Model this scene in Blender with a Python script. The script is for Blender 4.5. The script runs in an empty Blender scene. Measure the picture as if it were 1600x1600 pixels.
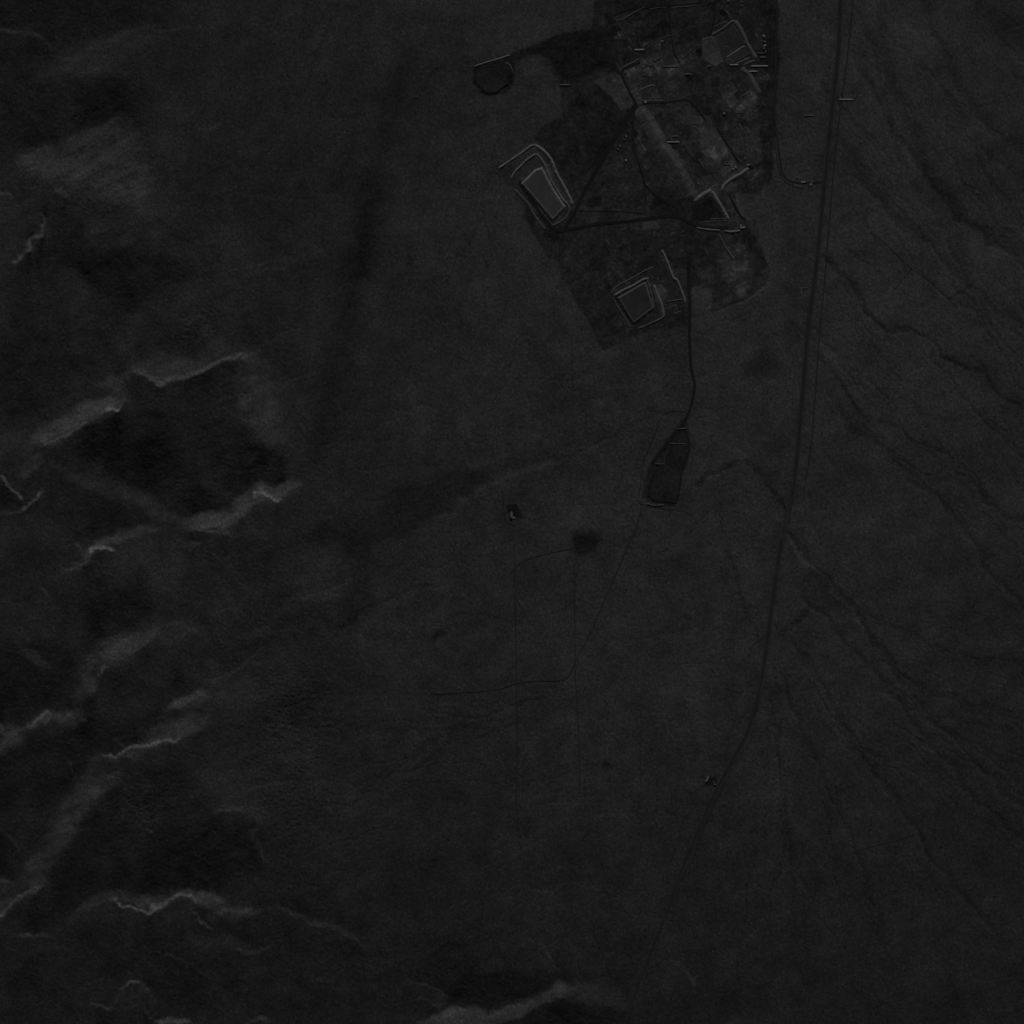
import bpy, bmesh, math, random
import numpy as np
from mathutils import Vector, Matrix

random.seed(7)
PXM = 2.5                                   # metres on the ground per photograph pixel
SUN_EL, SUN_AZ = 20.0, 4.0                  # degrees; azimuth clockwise from north (+Y)
scene = bpy.context.scene
COL = scene.collection

# ------------------------------------------------------------------ camera, sky, sun, exposure
CAM_H = 60000.0
cam_data = bpy.data.cameras.new("camera")
cam = bpy.data.objects.new("camera", cam_data)
COL.objects.link(cam)
cam.location = (0.0, 0.0, CAM_H)
cam.rotation_euler = (0.0, 0.0, 0.0)        # looks straight down, north is up
cam_data.sensor_width = 36.0
cam_data.lens = 36.0 * CAM_H / (1600.0 * PXM)
cam_data.clip_start = 100.0
cam_data.clip_end = 400000.0
scene.camera = cam

world = bpy.data.worlds.new("World")
scene.world = world
world.use_nodes = True
wn = world.node_tree
bg = wn.nodes["Background"]
sky = wn.nodes.new("ShaderNodeTexSky")
sky.sky_type = 'NISHITA'
sky.sun_disc = False
sky.sun_elevation = math.radians(SUN_EL)
sky.sun_rotation = math.radians(SUN_AZ)
sky.altitude = 900.0
bw = wn.nodes.new("ShaderNodeRGBToBW")      # the photograph is a single-band (grey) picture
wn.links.new(sky.outputs[0], bw.inputs[0])
wn.links.new(bw.outputs[0], bg.inputs["Color"])
bg.inputs["Strength"].default_value = 0.08

sun_data = bpy.data.lights.new("sun", 'SUN')
sun = bpy.data.objects.new("sun", sun_data)
COL.objects.link(sun)
sun_data.energy = 3.6
sun_data.angle = math.radians(0.5)
sun_data.color = (1.0, 0.997, 0.992)
sun.rotation_euler = (-(math.pi / 2 - math.radians(SUN_EL)), 0.0, -math.radians(SUN_AZ))
sun.location = (0, 0, 3000)

scene.view_settings.view_transform = 'Standard'
scene.view_settings.look = 'None'
scene.view_settings.gamma = 1.0
scene.view_settings.use_curve_mapping = False
scene.view_settings.exposure = -3.12
# ------------------------------------------------------------------ fields of the terrain
# All drawing below is in map pixels (x right, y down), 1 pixel = 2.5 m.
STEP = 1.5
LO, HI = -400.0, 2000.0
N = int(round((HI - LO) / STEP))            # 1600
ax = LO + STEP * np.arange(N)
GX, GY = np.meshgrid(ax, ax)                # [row = y down, col = x]
rng = np.random.default_rng(11)

def spectral(beta, wl_min=3.0, wl_max=400.0, ax_ratio=1.0, ang=0.0, seed=0):
    """Noise with a power-law spectrum; unit variance. ax_ratio > 1 stretches it along direction ang."""
    r = np.random.default_rng(seed)
    f = np.fft.rfft2(r.standard_normal((N, N)))
    ky = np.fft.fftfreq(N, STEP)[:, None]
    kx = np.fft.rfftfreq(N, STEP)[None, :]
    c, s = math.cos(ang), math.sin(ang)
    k = np.sqrt(((kx * c + ky * s) * ax_ratio) ** 2 + (-kx * s + ky * c) ** 2) + 1e-9
    amp = k ** (-beta) * np.exp(-(k * wl_min * 0.5) ** 2) * (1 - np.exp(-(k * wl_max) ** 2))
    amp[0, 0] = 0.0
    z = np.fft.irfft2(f * amp, s=(N, N))
    return z / z.std()

def smooth(a, b, t):
    t = np.clip((t - a) / (b - a), 0, 1)
    return t * t * (3 - 2 * t)

def seg_dist(X, Y, pts, closed=False):
    P = np.asarray(pts, float)
    Q = np.vstack([P, P[:1]]) if closed else P
    d2 = np.full(X.shape, 1e18)
    T = np.zeros(X.shape)
    lens = np.hypot(*(Q[1:] - Q[:-1]).T)
    acc, tot = 0.0, max(lens.sum(), 1e-6)
    for i in range(len(Q) - 1):
        a, b = Q[i], Q[i + 1]
        v = b - a
        L2 = max(v @ v, 1e-9)
        t = np.clip(((X - a[0]) * v[0] + (Y - a[1]) * v[1]) / L2, 0, 1)
        e = (X - a[0] - t * v[0]) ** 2 + (Y - a[1] - t * v[1]) ** 2
        m = e < d2
        d2 = np.where(m, e, d2)
        T = np.where(m, (acc + t * lens[i]) / tot, T)
        acc += lens[i]
    return np.sqrt(d2), T

def inside(X, Y, pts):
    c = np.zeros(X.shape, bool)
    P = list(pts)
    j = len(P) - 1
    for i in range(len(P)):
        xi, yi = P[i]; xj, yj = P[j]
        if yi != yj:
            c ^= ((yi > Y) != (yj > Y)) & (X < (xj - xi) * (Y - yi) / (yj - yi) + xi)
        j = i
    return c

class Field:
    def __init__(self, X, Y, base):
        self.X, self.Y, self.v = X, Y, base
    def win(self, pts, pad):
        P = np.asarray(pts, float)
        x0, y0 = P.min(0) - pad - 14; x1, y1 = P.max(0) + pad + 14
        i0 = max(int((y0 - LO) / STEP), 0); i1 = min(int((y1 - LO) / STEP) + 2, N)
        j0 = max(int((x0 - LO) / STEP), 0); j1 = min(int((x1 - LO) / STEP) + 2, N)
        return slice(i0, i1), slice(j0, j1)
    tex = None
    def blend(self, w, m, val, mode):
        if self.tex is not None and mode == 'mul':
            m = m * self.tex[w]
        if mode == 'set':
            self.v[w] = self.v[w] * (1 - m) + val * m
        else:                                  # 'mul'
            self.v[w] = self.v[w] * (1 + (val - 1) * m)
    def poly(self, pts, val, f=3.0, k=1.0, mode='set'):
        w = self.win(pts, f)
        X, Y = self.X[w], self.Y[w]
        d, _ = seg_dist(X, Y, pts, True)
        d = np.where(inside(X, Y, pts), -d, d)
        self.blend(w, k * smooth(f, -f, d), val, mode)
    def line(self, pts, wd, val, f=1.2, k=1.0, mode='set', taper=0.0):
        w = self.win(pts, wd / 2 + f)
        X, Y = self.X[w], self.Y[w]
        d, T = seg_dist(X, Y, pts)
        m = smooth(wd / 2 + f, wd / 2 - f, d) * k
        if taper > 0:
            m = m * smooth(0, taper, T) * smooth(1, 1 - taper, T)
        self.blend(w, m, val, mode)
    def spot(self, x, y, rx, ry, val, f=0.6, k=1.0, mode='mul'):
        w = self.win([(x, y)], max(rx, ry) * 1.8)
        d = np.sqrt(((self.X[w] - x) / rx) ** 2 + ((self.Y[w] - y) / ry) ** 2)
        self.blend(w, k * smooth(1 + f, 1 - f, d), val, mode)

# natural outlines: every drawn shape is looked up through a gently warped map
wx = spectral(1.9, 6, 90, seed=1) * 3.2 + spectral(1.3, 3, 20, seed=2) * 0.7
wy = spectral(1.9, 6, 90, seed=3) * 3.2 + spectral(1.3, 3, 20, seed=4) * 0.7
HX, HY = GX + wx, GY + wy                   # hills and washes
SX, SY = GX + wx * 0.3, GY + wy * 0.3       # made ground: straighter edges

# ---- slope of the hills, given as brightness of a slope under this sun relative to level ground
REL = Field(HX, HY, np.ones((N, N)))
def hp(pts, v, f=5, k=1.0): REL.poly(pts, v, f * (1.7 if v < 1 else 1.25), k)
def hl(pts, w, v, f=2.0, k=1.0, t=0.12): REL.line(pts, w, v, f, k, taper=t)

# hill foot and slopes, north-west
hp([(-60, 100), (40, 80), (110, 100), (190, 120), (187, 186), (150, 200), (119, 220), (62, 226), (31, 250), (-60, 262)], .55, 14)
hp([(31, 252), (62, 230), (119, 224), (150, 203), (187, 192), (225, 230), (240, 300), (225, 340), (190, 330), (120, 300), (90, 290), (50, 285)], 1.5, 16)
hl([(150, 205), (188, 196), (215, 225), (225, 260)], 22, 1.25, 12); hl([(186, 318), (200, 330), (205, 350)], 9, 1.3, 6); hl([(55, 268), (80, 262), (100, 268)], 3, 1.6, 2); hl([(70, 282), (88, 278)], 2.5, 1.6, 2)
hl([(34, 256), (62, 234), (119, 228), (152, 206), (190, 194)], 16, 1.4, 9)
hp([(90, 78), (130, 62), (200, 48), (260, 60), (200, 75), (120, 92)], 1.35, 9)
hp([(0, 60), (60, 70), (100, 84), (60, 92), (-40, 88)], .6, 9)
hp([(-60, -60), (60, -40), (70, 50), (0, 55), (-60, 40)], .65, 16)
hl([(96, 84), (140, 68), (200, 52), (260, 46), (330, 40)], 5, 1.3, 3)
hl([(60, 120), (110, 105), (170, 112)], 9, 1.25, 6)
hp([(-50, 320), (60, 310), (75, 350), (50, 390), (15, 420), (-50, 440)], 1.08, 8)
hp([(78, 335), (110, 320), (125, 360), (118, 410), (60, 440), (20, 430), (55, 385)], .66, 8)
hp([(125, 330), (215, 330), (235, 380), (200, 400), (130, 400)], 1.22, 14)
hp([(128, 405), (180, 392), (265, 400), (330, 420), (300, 440), (255, 463), (212, 485), (169, 470), (134, 438)], .58, 9)
hp([(281, 446), (330, 436), (420, 440), (400, 500), (330, 545), (270, 500)], 1.08, 12)
hp([(98, 425), (130, 432), (150, 470), (140, 553), (118, 556), (104, 490)], 1.2, 10)
hp([(40, 500), (95, 510), (110, 560), (104, 612), (60, 640), (0, 660), (-50, 640), (-40, 560)], .68, 12)
hp([(185, 492), (225, 486), (216, 540), (196, 560), (183, 530)], 1.25, 7)
hp([(230, 490), (270, 500), (265, 545), (225, 540)], .8, 7)
hl([(84, 298), (95, 295), (106, 299), (113, 313)], 5, 1.75)
hl([(79, 330), (66, 359), (56, 377), (47, 391), (32, 406), (17, 421)], 5, 1.8)
hl([(-20, 302), (10, 303), (27, 312)], 8, 1.55)
hl([(281, 497), (300, 492), (316, 491), (330, 498)], 2.5, 1.9); hl([(290, 510), (302, 500), (318, 507), (332, 513)], 2.5, 1.8)
hl([(310, 515), (322, 520), (332, 528)], 2.2, 1.6)
hp([(285, 514), (312, 512), (328, 536), (300, 540)], .7, 4)
# the great bowl
hp([(150, 600), (203, 560), (240, 560), (300, 556), (350, 535), (395, 548), (410, 575), (380, 600), (300, 612), (220, 600), (190, 625)], 1.45, 11)
hp([(205, 590), (256, 602), (312, 588), (353, 562), (380, 566), (372, 620), (372, 656), (404, 686), (436, 708), (447, 744), (406, 757), (369, 780), (347, 799), (281, 808), (244, 780), (219, 760), (181, 740), (141, 722), (110, 706), (134, 668), (195, 637)], .5, 5)
hp([(212, 596), (256, 604), (312, 592), (350, 566), (362, 600), (330, 640), (270, 650), (222, 640)], .7, 9)
hp([(262, 640), (300, 660), (330, 705), (350, 745), (372, 782), (345, 798), (325, 770), (295, 730), (262, 690)], .72, 8, .9)
hp([(150, 655), (250, 650), (262, 690), (290, 735), (300, 790), (262, 780), (225, 752), (170, 720), (140, 700)], .40, 8, .9)
hp([(325, 655), (372, 660), (404, 690), (440, 720), (440, 742), (395, 756), (365, 772), (345, 735), (320, 690)], .40, 8, .9)
hl([(203, 583), (210, 578), (216, 578), (234, 592), (256, 598), (281, 594), (312, 583), (328, 567), (353, 556), (375, 555), (391, 568), (399, 583)], 8, 1.9, 3)
hl([(206, 581), (214, 577), (222, 583)], 3, 2.5); hl([(312, 583), (328, 567), (353, 556), (372, 555)], 4, 2.1)
hp([(385, 560), (410, 575), (430, 640), (446, 690), (440, 706), (408, 684), (378, 650), (374, 600)], 1.3, 9)
hp([(36, 700), (60, 672), (84, 655), (134, 625), (175, 618), (204, 620), (196, 634), (162, 644), (134, 667), (94, 684), (56, 703)], 1.55, 7)
hl([(54, 701), (94, 680), (134, 661), (162, 640), (198, 630)], 5, 2.3, 9, .9)
hp([(56, 703), (100, 686), (70, 720), (52, 740), (36, 752), (30, 735), (38, 705)], 1.5, 6)
hl([(160, 645), (172, 638), (182, 640), (195, 633)], 3, 2.6, 1.2); hl([(64, 702), (84, 690), (112, 676), (138, 663)], 3.5, 2.6, 1.2)
hl([(62, 706), (48, 728), (37, 751)], 5, 1.9)
hp([(-50, 690), (10, 664), (26, 690), (22, 704), (0, 712), (-50, 720)], 1.2, 6)
hp([(-50, 745), (0, 752), (30, 788), (20, 798), (-50, 802)], .48, 5)
hl([(-12, 742), (10, 757), (24, 770), (35, 785)], 4, 2.2); hl([(-12, 808), (10, 803), (32, 799), (44, 792), (54, 777), (67, 762)], 4, 2.1)
hp([(-50, 812), (60, 800), (90, 830), (40, 850), (-50, 850)], 1.1, 9)
hp([(85, 733), (110, 735), (141, 745), (190, 751), (234, 780), (275, 812), (250, 818), (200, 792), (150, 770), (105, 752)], 1.32, 7)
hp([(60, 760), (100, 755), (150, 775), (215, 805), (255, 822), (195, 826), (145, 850), (110, 840), (70, 800)], .72, 9)
hp([(284, 813), (312, 803), (359, 797), (375, 778), (403, 759), (456, 746), (468, 758), (437, 784), (413, 780), (391, 797), (353, 831), (312, 831), (290, 826)], 1.5, 6)
hl([(292, 820), (330, 822), (360, 815), (385, 792), (410, 778), (450, 756)], 6, 1.9, 9, .8)
hl([(398, 784), (404, 775), (412, 773), (424, 776), (440, 782)], 4, 2.5, 1.5); hl([(292, 824), (312, 830), (345, 832), (372, 824)], 4, 2.2, 1.5)
hl([(374, 806), (392, 792), (408, 778)], 3, 2.0)
hl([(94, 893), (112, 884), (131, 879), (144, 860), (160, 850), (194, 832), (234, 826), (262, 829)], 11, 1.6, 5)
hl([(142, 862), (150, 857), (164, 858), (178, 862)], 4.5, 2.7, 1.5); hl([(100, 889), (118, 882), (138, 878)], 5, 2.0)
hl([(118, 845), (128, 860), (136, 872)], 5, 1.5)
hp([(200, 845), (240, 835), (248, 900), (238, 935), (215, 900)], 1.2, 8)
hp([(100, 900), (160, 872), (215, 900), (240, 950), (220, 985), (160, 985), (100, 960), (60, 920)], .62, 12)
hp([(0, 860), (60, 855), (110, 860), (120, 875), (60, 905), (0, 910)], .75, 10)
hl([(58, 918), (70, 932), (85, 948)], 2.5, 1.6); hl([(46, 962), (58, 968)], 2.2, 1.6)
hp([(262, 838), (300, 845), (302, 880), (272, 915), (258, 880)], 1.15, 8)
hp([(312, 846), (372, 830), (430, 860), (420, 905), (370, 920), (320, 890)], .68, 12)
hp([(285, 845), (300, 842), (315, 848), (300, 856)], 1.6, 3)
# south-western ridges
hp([(119, 1078), (134, 1031), (156, 1003), (200, 987), (225, 972), (247, 973), (252, 994), (225, 1007), (187, 1026), (156, 1053), (147, 1086), (119, 1102)], 1.4, 7)
hl([(128, 1086), (146, 1052), (172, 1030), (210, 1006), (245, 990)], 6, 1.8, 10, .8)
hl([(152, 1057), (162, 1046), (172, 1041), (178, 1048)], 2.5, 2.2, 1); hl([(160, 1026), (190, 1018), (232, 1003)], 3, 2.0, 1.5)
hl([(148, 1060), (146, 1078), (138, 1092)], 3, 1.7)
hp([(-50, 1000), (60, 1000), (130, 1005), (122, 1060), (80, 1104), (30, 1126), (-50, 1140)], .62, 10)
hp([(30, 1010), (55, 1020), (75, 1045), (60, 1050), (40, 1030)], 1.3, 6)
hp([(160, 1060), (240, 1012), (290, 1040), (270, 1095), (245, 1128), (215, 1160), (190, 1172), (120, 1170), (100, 1150), (140, 1120)], .60, 7)
hp([(170, 1100), (215, 1080), (240, 1095), (215, 1125), (180, 1130)], .78, 9)
hp([(250, 990), (300, 968), (330, 1006), (300, 1030), (270, 1020)], 1.08, 9)
hp([(-50, 1165), (0, 1158), (9, 1147), (37, 1128), (75, 1108), (94, 1115), (134, 1113), (130, 1131), (103, 1136), (84, 1123), (47, 1148), (19, 1168), (-50, 1188)], 1.5, 6)
hl([(-30, 1172), (20, 1152), (60, 1126), (80, 1116), (128, 1126)], 6, 1.9, 9, .8)
hl([(40, 1140), (60, 1125), (76, 1113), (84, 1118)], 3, 2.6, 1.2); hl([(-8, 1132), (4, 1142), (14, 1148)], 3, 2.2, 1.2)
hp([(-50, 1195), (30, 1172), (70, 1145), (100, 1142), (120, 1165), (130, 1200), (110, 1240), (60, 1260), (-50, 1280)], .68, 9)
hp([(266, 1100), (281, 1087), (319, 1080), (330, 1090), (312, 1102), (281, 1113)], 1.65, 4)
hp([(219, 1159), (250, 1131), (300, 1112), (330, 1120), (320, 1140), (287, 1155), (244, 1168), (214, 1190), (194, 1186), (169, 1185), (144, 1196), (134, 1202), (147, 1181), (175, 1178)], 1.5, 5)
hl([(162, 1182), (182, 1178), (200, 1172), (212, 1166), (224, 1164), (252, 1158), (284, 1150)], 3.5, 2.7, 1.2)
hl([(190, 1184), (204, 1187), (217, 1185)], 3, 2.2, 1.2); hl([(100, 1180), (112, 1195), (118, 1206)], 2.5, 1.5)
hl([(175, 1150), (186, 1156), (198, 1164)], 2.5, 1.6)
hp([(134, 1202), (160, 1196), (190, 1200), (165, 1238), (126, 1285), (82, 1340), (50, 1400), (10, 1430), (-50, 1450), (-50, 1386), (18, 1381), (55, 1326), (92, 1262), (115, 1230)], 1.4, 8)
hl([(160, 1210), (140, 1240), (100, 1290), (66, 1340), (40, 1400)], 14, 1.6, 16, .7)
hl([(-20, 1448), (5, 1434), (37, 1408), (53, 1392), (63, 1376)], 5, 2.1, 1.8); hl([(-20, 1379), (8, 1379), (22, 1379)], 6, 1.8, 3)
hp([(168, 1240), (200, 1205), (260, 1190), (310, 1230), (340, 1262), (380, 1275), (420, 1310), (400, 1375), (350, 1392), (305, 1382), (260, 1396), (200, 1394), (150, 1402), (100, 1440), (40, 1452), (70, 1390), (130, 1290)], .6, 8)
hp([(250, 1290), (340, 1272), (395, 1300), (385, 1350), (310, 1365), (262, 1340)], .48, 14)
hp([(-50, 1290), (30, 1290), (70, 1290), (40, 1345), (10, 1370), (-50, 1370)], .7, 9)
hp([(225, 1255), (250, 1270), (240, 1310), (215, 1320), (205, 1290)], .85, 8)
hl([(228, 1304), (236, 1308)], 2.5, 1.9, 1); hl([(326, 1366), (334, 1367)], 2, 2, 1)
hl([(330, 1266), (352, 1262), (372, 1263), (384, 1270)], 7, 1.55, 3)
hl([(390, 1300), (405, 1325), (410, 1345)], 8, 1.3, 4)
hl([(300, 968), (328, 1006), (375, 1003), (422, 981), (469, 919)], 14, 1.18, 8)
hl([(322, 1075), (344, 1053), (391, 1037), (431, 1006), (469, 996), (502, 990)], 3, 1.35, 1.5)
hp([(325, 1080), (392, 1040), (450, 1010), (470, 1060), (420, 1110), (350, 1130)], 1.1, 14)
hl([(100, 1451), (125, 1437), (150, 1412), (175, 1401), (212, 1400)], 12, 1.45, 5)
hp([(212, 1398), (262, 1402), (282, 1391), (312, 1386), (337, 1394), (355, 1412), (375, 1419), (402, 1421), (400, 1432), (362, 1432), (325, 1424), (300, 1412), (280, 1404), (250, 1416), (222, 1420)], 1.6, 4)
hl([(172, 1405), (185, 1408), (197, 1415), (216, 1418), (232, 1420), (250, 1412), (265, 1405), (282, 1398), (300, 1404), (312, 1414)], 3.5, 2.5, 1.4)
hl([(212, 1404), (222, 1412)], 2.5, 2.4, 1)
hl([(10, 1458), (37, 1465), (62, 1456), (82, 1461)], 5, 1.5)
hp([(120, 1440), (180, 1425), (260, 1430), (330, 1445), (300, 1500), (220, 1540), (140, 1540), (90, 1490)], .78, 12)
hp([(295, 1425), (330, 1428), (372, 1445), (390, 1465), (340, 1456), (310, 1440)], .62, 6)
hl([(295, 1431), (306, 1434), (318, 1440), (337, 1452)], 3, 1.7, 1.2); hl([(257, 1490), (275, 1497), (288, 1508), (298, 1510)], 3, 1.7, 1.2)
hp([(290, 1460), (360, 1465), (350, 1480), (300, 1490)], 1.2, 8)
hl([(362, 1482), (380, 1486), (402, 1485), (430, 1480)], 6, 1.5, 3)
hl([(400, 1424), (437, 1421), (475, 1429), (524, 1451), (560, 1463)], 8, 1.5, 3)
hp([(400, 1405), (450, 1400), (520, 1420), (575, 1455), (520, 1446), (475, 1424), (437, 1416), (402, 1418)], .75, 7)
hp([(270, 1510), (380, 1500), (400, 1560), (330, 1580), (262, 1560)], .7, 12)
hl([(137, 1570), (162, 1570), (172, 1562), (182, 1547), (195, 1540), (207, 1536), (225, 1540), (247, 1562)], 5, 1.8, 2)
hp([(182, 1552), (207, 1540), (226, 1545), (245, 1566), (215, 1575), (185, 1572)], 1.25, 6)
hl([(230, 1574), (240, 1586), (246, 1590)], 3, 1.7, 1.2)
hl([(246, 1600), (270, 1592), (297, 1598)], 7, 1.9, 2.5); hl([(378, 1604), (392, 1597), (410, 1592), (425, 1600)], 7, 1.7, 2.5)
hp([(60, 1480), (140, 1560), (170, 1590), (100, 1610), (20, 1600), (10, 1500)], .85, 14)
# foothills and valley edges
hl([(-20, 44), (20, 46), (50, 55), (76, 68), (92, 83)], 5, 1.5, 3); hl([(92, 84), (115, 83), (142, 73), (170, 65), (200, 53), (232, 41), (256, 34)], 6, 1.5, 3)
hp([(92, 78), (115, 77), (142, 67), (170, 59), (232, 33), (300, -20), (120, -40), (60, 20), (70, 56)], .74, 10)
hp([(40, 92), (90, 86), (140, 78), (190, 70), (200, 110), (130, 122), (60, 128)], 1.22, 14)
hp([(472, 870), (520, 850), (552, 872), (545, 915), (505, 950), (468, 960), (450, 930)], 1.22, 8)
hp([(330, 985), (372, 1004), (430, 1000), (510, 975), (560, 940), (575, 900), (590, 915), (560, 965), (500, 986), (440, 1000), (380, 1030), (340, 1048)], .80, 6)
hl([(452, 940), (466, 918), (486, 910), (500, 925)], 4, 1.3, 2); hl([(340, 985), (356, 1000), (378, 1004)], 4, 1.35, 2)
hl([(378, 1236), (402, 1226), (432, 1219), (470, 1222), (520, 1229)], 4, 1.25, 2); hp([(380, 1226), (432, 1210), (520, 1220), (470, 1214), (420, 1206)], .84, 5)
hl([(470, 1432), (520, 1450), (552, 1464), (575, 1480)], 4, 1.3, 2); hl([(470, 1520), (500, 1528), (525, 1524)], 5, 1.2, 3)
hp([(280, 1160), (330, 1150), (352, 1210), (340, 1240), (310, 1225)], 1.12, 10)
hl([(50, 1010), (60, 1030), (82, 1050)], 4, 1.4, 2); hl([(0, 1300), (20, 1312), (34, 1330)], 5, 1.3, 3)
hp([(260, 970), (292, 975), (322, 1000), (312, 1060), (290, 1060), (262, 1010)], 1.10, 8)
hl([(255, 968), (300, 985), (322, 1004)], 4, 1.3, 2); hl([(460, 420), (410, 425), (370, 430)], 5, 1.15, 3)
hl([(430, 20), (520, 60), (560, 90)], 6, 1.1, 4); hl([(300, 300), (250, 360), (215, 372)], 12, 1.1, 8)
# southern hill and its spurs
hp([(655, 1602), (692, 1579), (711, 1576), (760, 1582), (797, 1571), (831, 1560), (872, 1537), (898, 1535), (905, 1548), (850, 1568), (805, 1590), (760, 1612), (700, 1615)], 2.1, 4)
hp([(895, 1536), (940, 1532), (966, 1541), (985, 1570), (940, 1575), (905, 1562), (880, 1566)], 1.35, 6)
hp([(850, 1580), (900, 1568), (960, 1585), (940, 1680), (840, 1680), (800, 1640)], .62, 8)
hp([(719, 1519), (770, 1515), (830, 1520), (868, 1524), (860, 1538), (826, 1556), (795, 1567), (760, 1577), (715, 1570), (706, 1545)], .66, 6)
hl([(632, 1526), (650, 1534), (670, 1539), (684, 1547), (692, 1556), (700, 1571)], 3, 1.7, 1.2); hl([(651, 1556), (670, 1564), (687, 1576)], 3, 1.6, 1.2)
hp([(632, 1529), (668, 1542), (690, 1560), (694, 1574), (660, 1556), (640, 1545)], 1.18, 4)
hl([(820, 1462), (835, 1474), (850, 1489), (862, 1502), (876, 1522)], 3, 1.4, 1.5)
hp([(800, 1462), (822, 1466), (846, 1490), (872, 1522), (820, 1515), (780, 1490)], 1.12, 8)
hl([(780, 1402), (830, 1394), (872, 1387), (900, 1380), (925, 1383), (950, 1386)], 3, 1.25, 1.5)
hp([(800, 1392), (900, 1372), (960, 1378), (940, 1360), (860, 1372)], .85, 6)
hl([(1050, 1500), (1065, 1512), (1080, 1528), (1088, 1545)], 4, 1.3, 2); hl([(1240, 1470), (1260, 1485), (1275, 1510)], 3, 1.2, 2)
hp([(1190, 1450), (1240, 1440), (1280, 1480), (1270, 1530), (1200, 1520)], .85, 14)
# low swells and wash banks on the plain
hl([(390, 1142), (440, 1132), (500, 1136), (560, 1142), (640, 1146), (720, 1130)], 3.5, 1.22, 2)
hl([(390, 1136), (440, 1126), (500, 1130), (560, 1136), (640, 1140), (720, 1124)], 3.5, .82, 2)
hl([(640, 836), (690, 806), (730, 778), (762, 758), (820, 735), (890, 712)], 7, 1.22, 4)
hl([(355, 425), (420, 412), (470, 400), (520, 390)], 5, 1.15, 3)
hl([(309, 201), (325, 197), (345, 186)], 2.5, 1.5, 1)
hl([(181, 262), (188, 270), (190, 280)], 4, 1.5, 1.5)
hl([(1230, 820), (1238, 850), (1246, 868), (1258, 880), (1290, 905), (1310, 935), (1340, 968), (1362, 1000)], 2.5, 1.45, 1.2)
hl([(1378, 516), (1400, 521), (1425, 521), (1448, 535), (1475, 562), (1520, 590)], 2.5, 1.25, 1.2)
hl([(1168, 726), (1190, 752), (1200, 768), (1222, 792)], 2.5, 1.25, 1.2)
hl([(1394, 1062), (1420, 1078), (1450, 1092)], 2.5, 1.3, 1.2); hl([(1284, 1100), (1300, 1130), (1315, 1160)], 2.5, 1.25, 1.2)
hl([(1098, 862), (1118, 856), (1134, 854)], 2.5, 1.35, 1.2); hl([(1100, 756), (1118, 740), (1136, 730)], 3, 1.2, 1.5)

# how rough the ground is: strong on the hills, faint on the plain
rough = Field(HX, HY, np.zeros((N, N)))
rough.poly([(-400, -400), (200, -400), (250, 60), (300, 250), (380, 420), (470, 560), (490, 740), (545, 880), (520, 1060), (510, 1250), (540, 1440), (640, 1500), (960, 1520), (1000, 2000), (-400, 2000)], 1.0, 55)
ROUGH = rough.v
sky_part = 0.26                              # share of level-ground light that comes from the sky
cot = 1 / math.tan(math.radians(SUN_EL))
rel = np.where(REL.v < 1, REL.v ** 0.64, REL.v ** 1.38)
lay = spectral(1.2, 4, 45, 4.5, math.radians(-28), seed=25)          # rock layers and scree streaks on the steep faces
rel = 1 + (rel - 1) * 1.08 * np.clip(1 + 0.30 * lay * (rel > 1) + 0.12 * lay * (rel <= 1), 0.3, 1.7)
tgt = np.clip((rel - sky_part) / (1 - sky_part), 0.03, 0.96 / math.sin(math.radians(SUN_EL)))
grid_s = np.linspace(-1.6, 0.45, 4000)
resp = (1 - cot * grid_s) / np.sqrt(1 + grid_s ** 2)
o = np.argsort(resp)
slope = np.interp(tgt, resp[o], grid_s[o])   # uphill slope toward the sun
edge = smooth(LO + 20, LO + 260, GX) * smooth(HI - 20, HI - 260, GX) * smooth(LO + 20, LO + 260, GY) * smooth(HI - 20, HI - 260, GY)
slope = slope * edge
ux, uy = math.sin(math.radians(SUN_AZ)), -math.cos(math.radians(SUN_AZ))   # toward the sun, map axes
ky = 2j * np.pi * np.fft.fftfreq(N, STEP * PXM)[:, None]
kx = 2j * np.pi * np.fft.rfftfreq(N, STEP * PXM)[None, :]
ku = kx * ux + ky * uy
kv = -kx * uy + ky * ux
EPS = 0.03
Z = np.fft.irfft2(np.fft.rfft2(slope) * np.conj(ku) / (np.abs(ku) ** 2 + EPS * np.abs(kv) ** 2 + (2 * np.pi / 9000.0) ** 2), s=(N, N))
# gullies and rock on the slopes, ripples and stones on the plain
gul = spectral(2.4, 7, 120, 2.4, math.radians(75), seed=21) * 2.2 + spectral(2.0, 4, 30, seed=22) * 0.7
swell = spectral(3.3, 34, 150, 1.5, math.radians(-45), seed=26) * 8.0 + spectral(2.6, 12, 60, 1.8, math.radians(65), seed=27) * 0.9
spk = Field(HX, HY, np.zeros((N, N)))
for q in ([(400, 1060), (520, 1050), (560, 1130), (500, 1180), (520, 1290), (440, 1330), (400, 1240)], [(640, 1060), (860, 1090), (840, 1160), (660, 1150)], [(280, 480), (340, 490), (330, 540), (280, 530)], [(180, 1200), (280, 1240), (240, 1320), (190, 1290)], [(35, 250), (190, 200), (235, 300), (200, 350), (60, 290)]):
    spk.poly(q, 1.0, 24)
fine = spectral(0.9, 3, 14, seed=23) * (0.16 + 0.22 * spk.v)
wind = spectral(1.3, 3.5, 40, 4.0, math.radians(-14), seed=24) * 0.06
Z = Z + ROUGH * (gul * 0.38 + swell) + fine * (0.6 + 0.9 * ROUGH) + wind * (1.0 - 0.5 * ROUGH)
Z = Z * edge
Z = Z - np.median(Z[int((300 - LO) / STEP):int((1200 - LO) / STEP), int((800 - LO) / STEP):int((1500 - LO) / STEP)])

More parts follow.
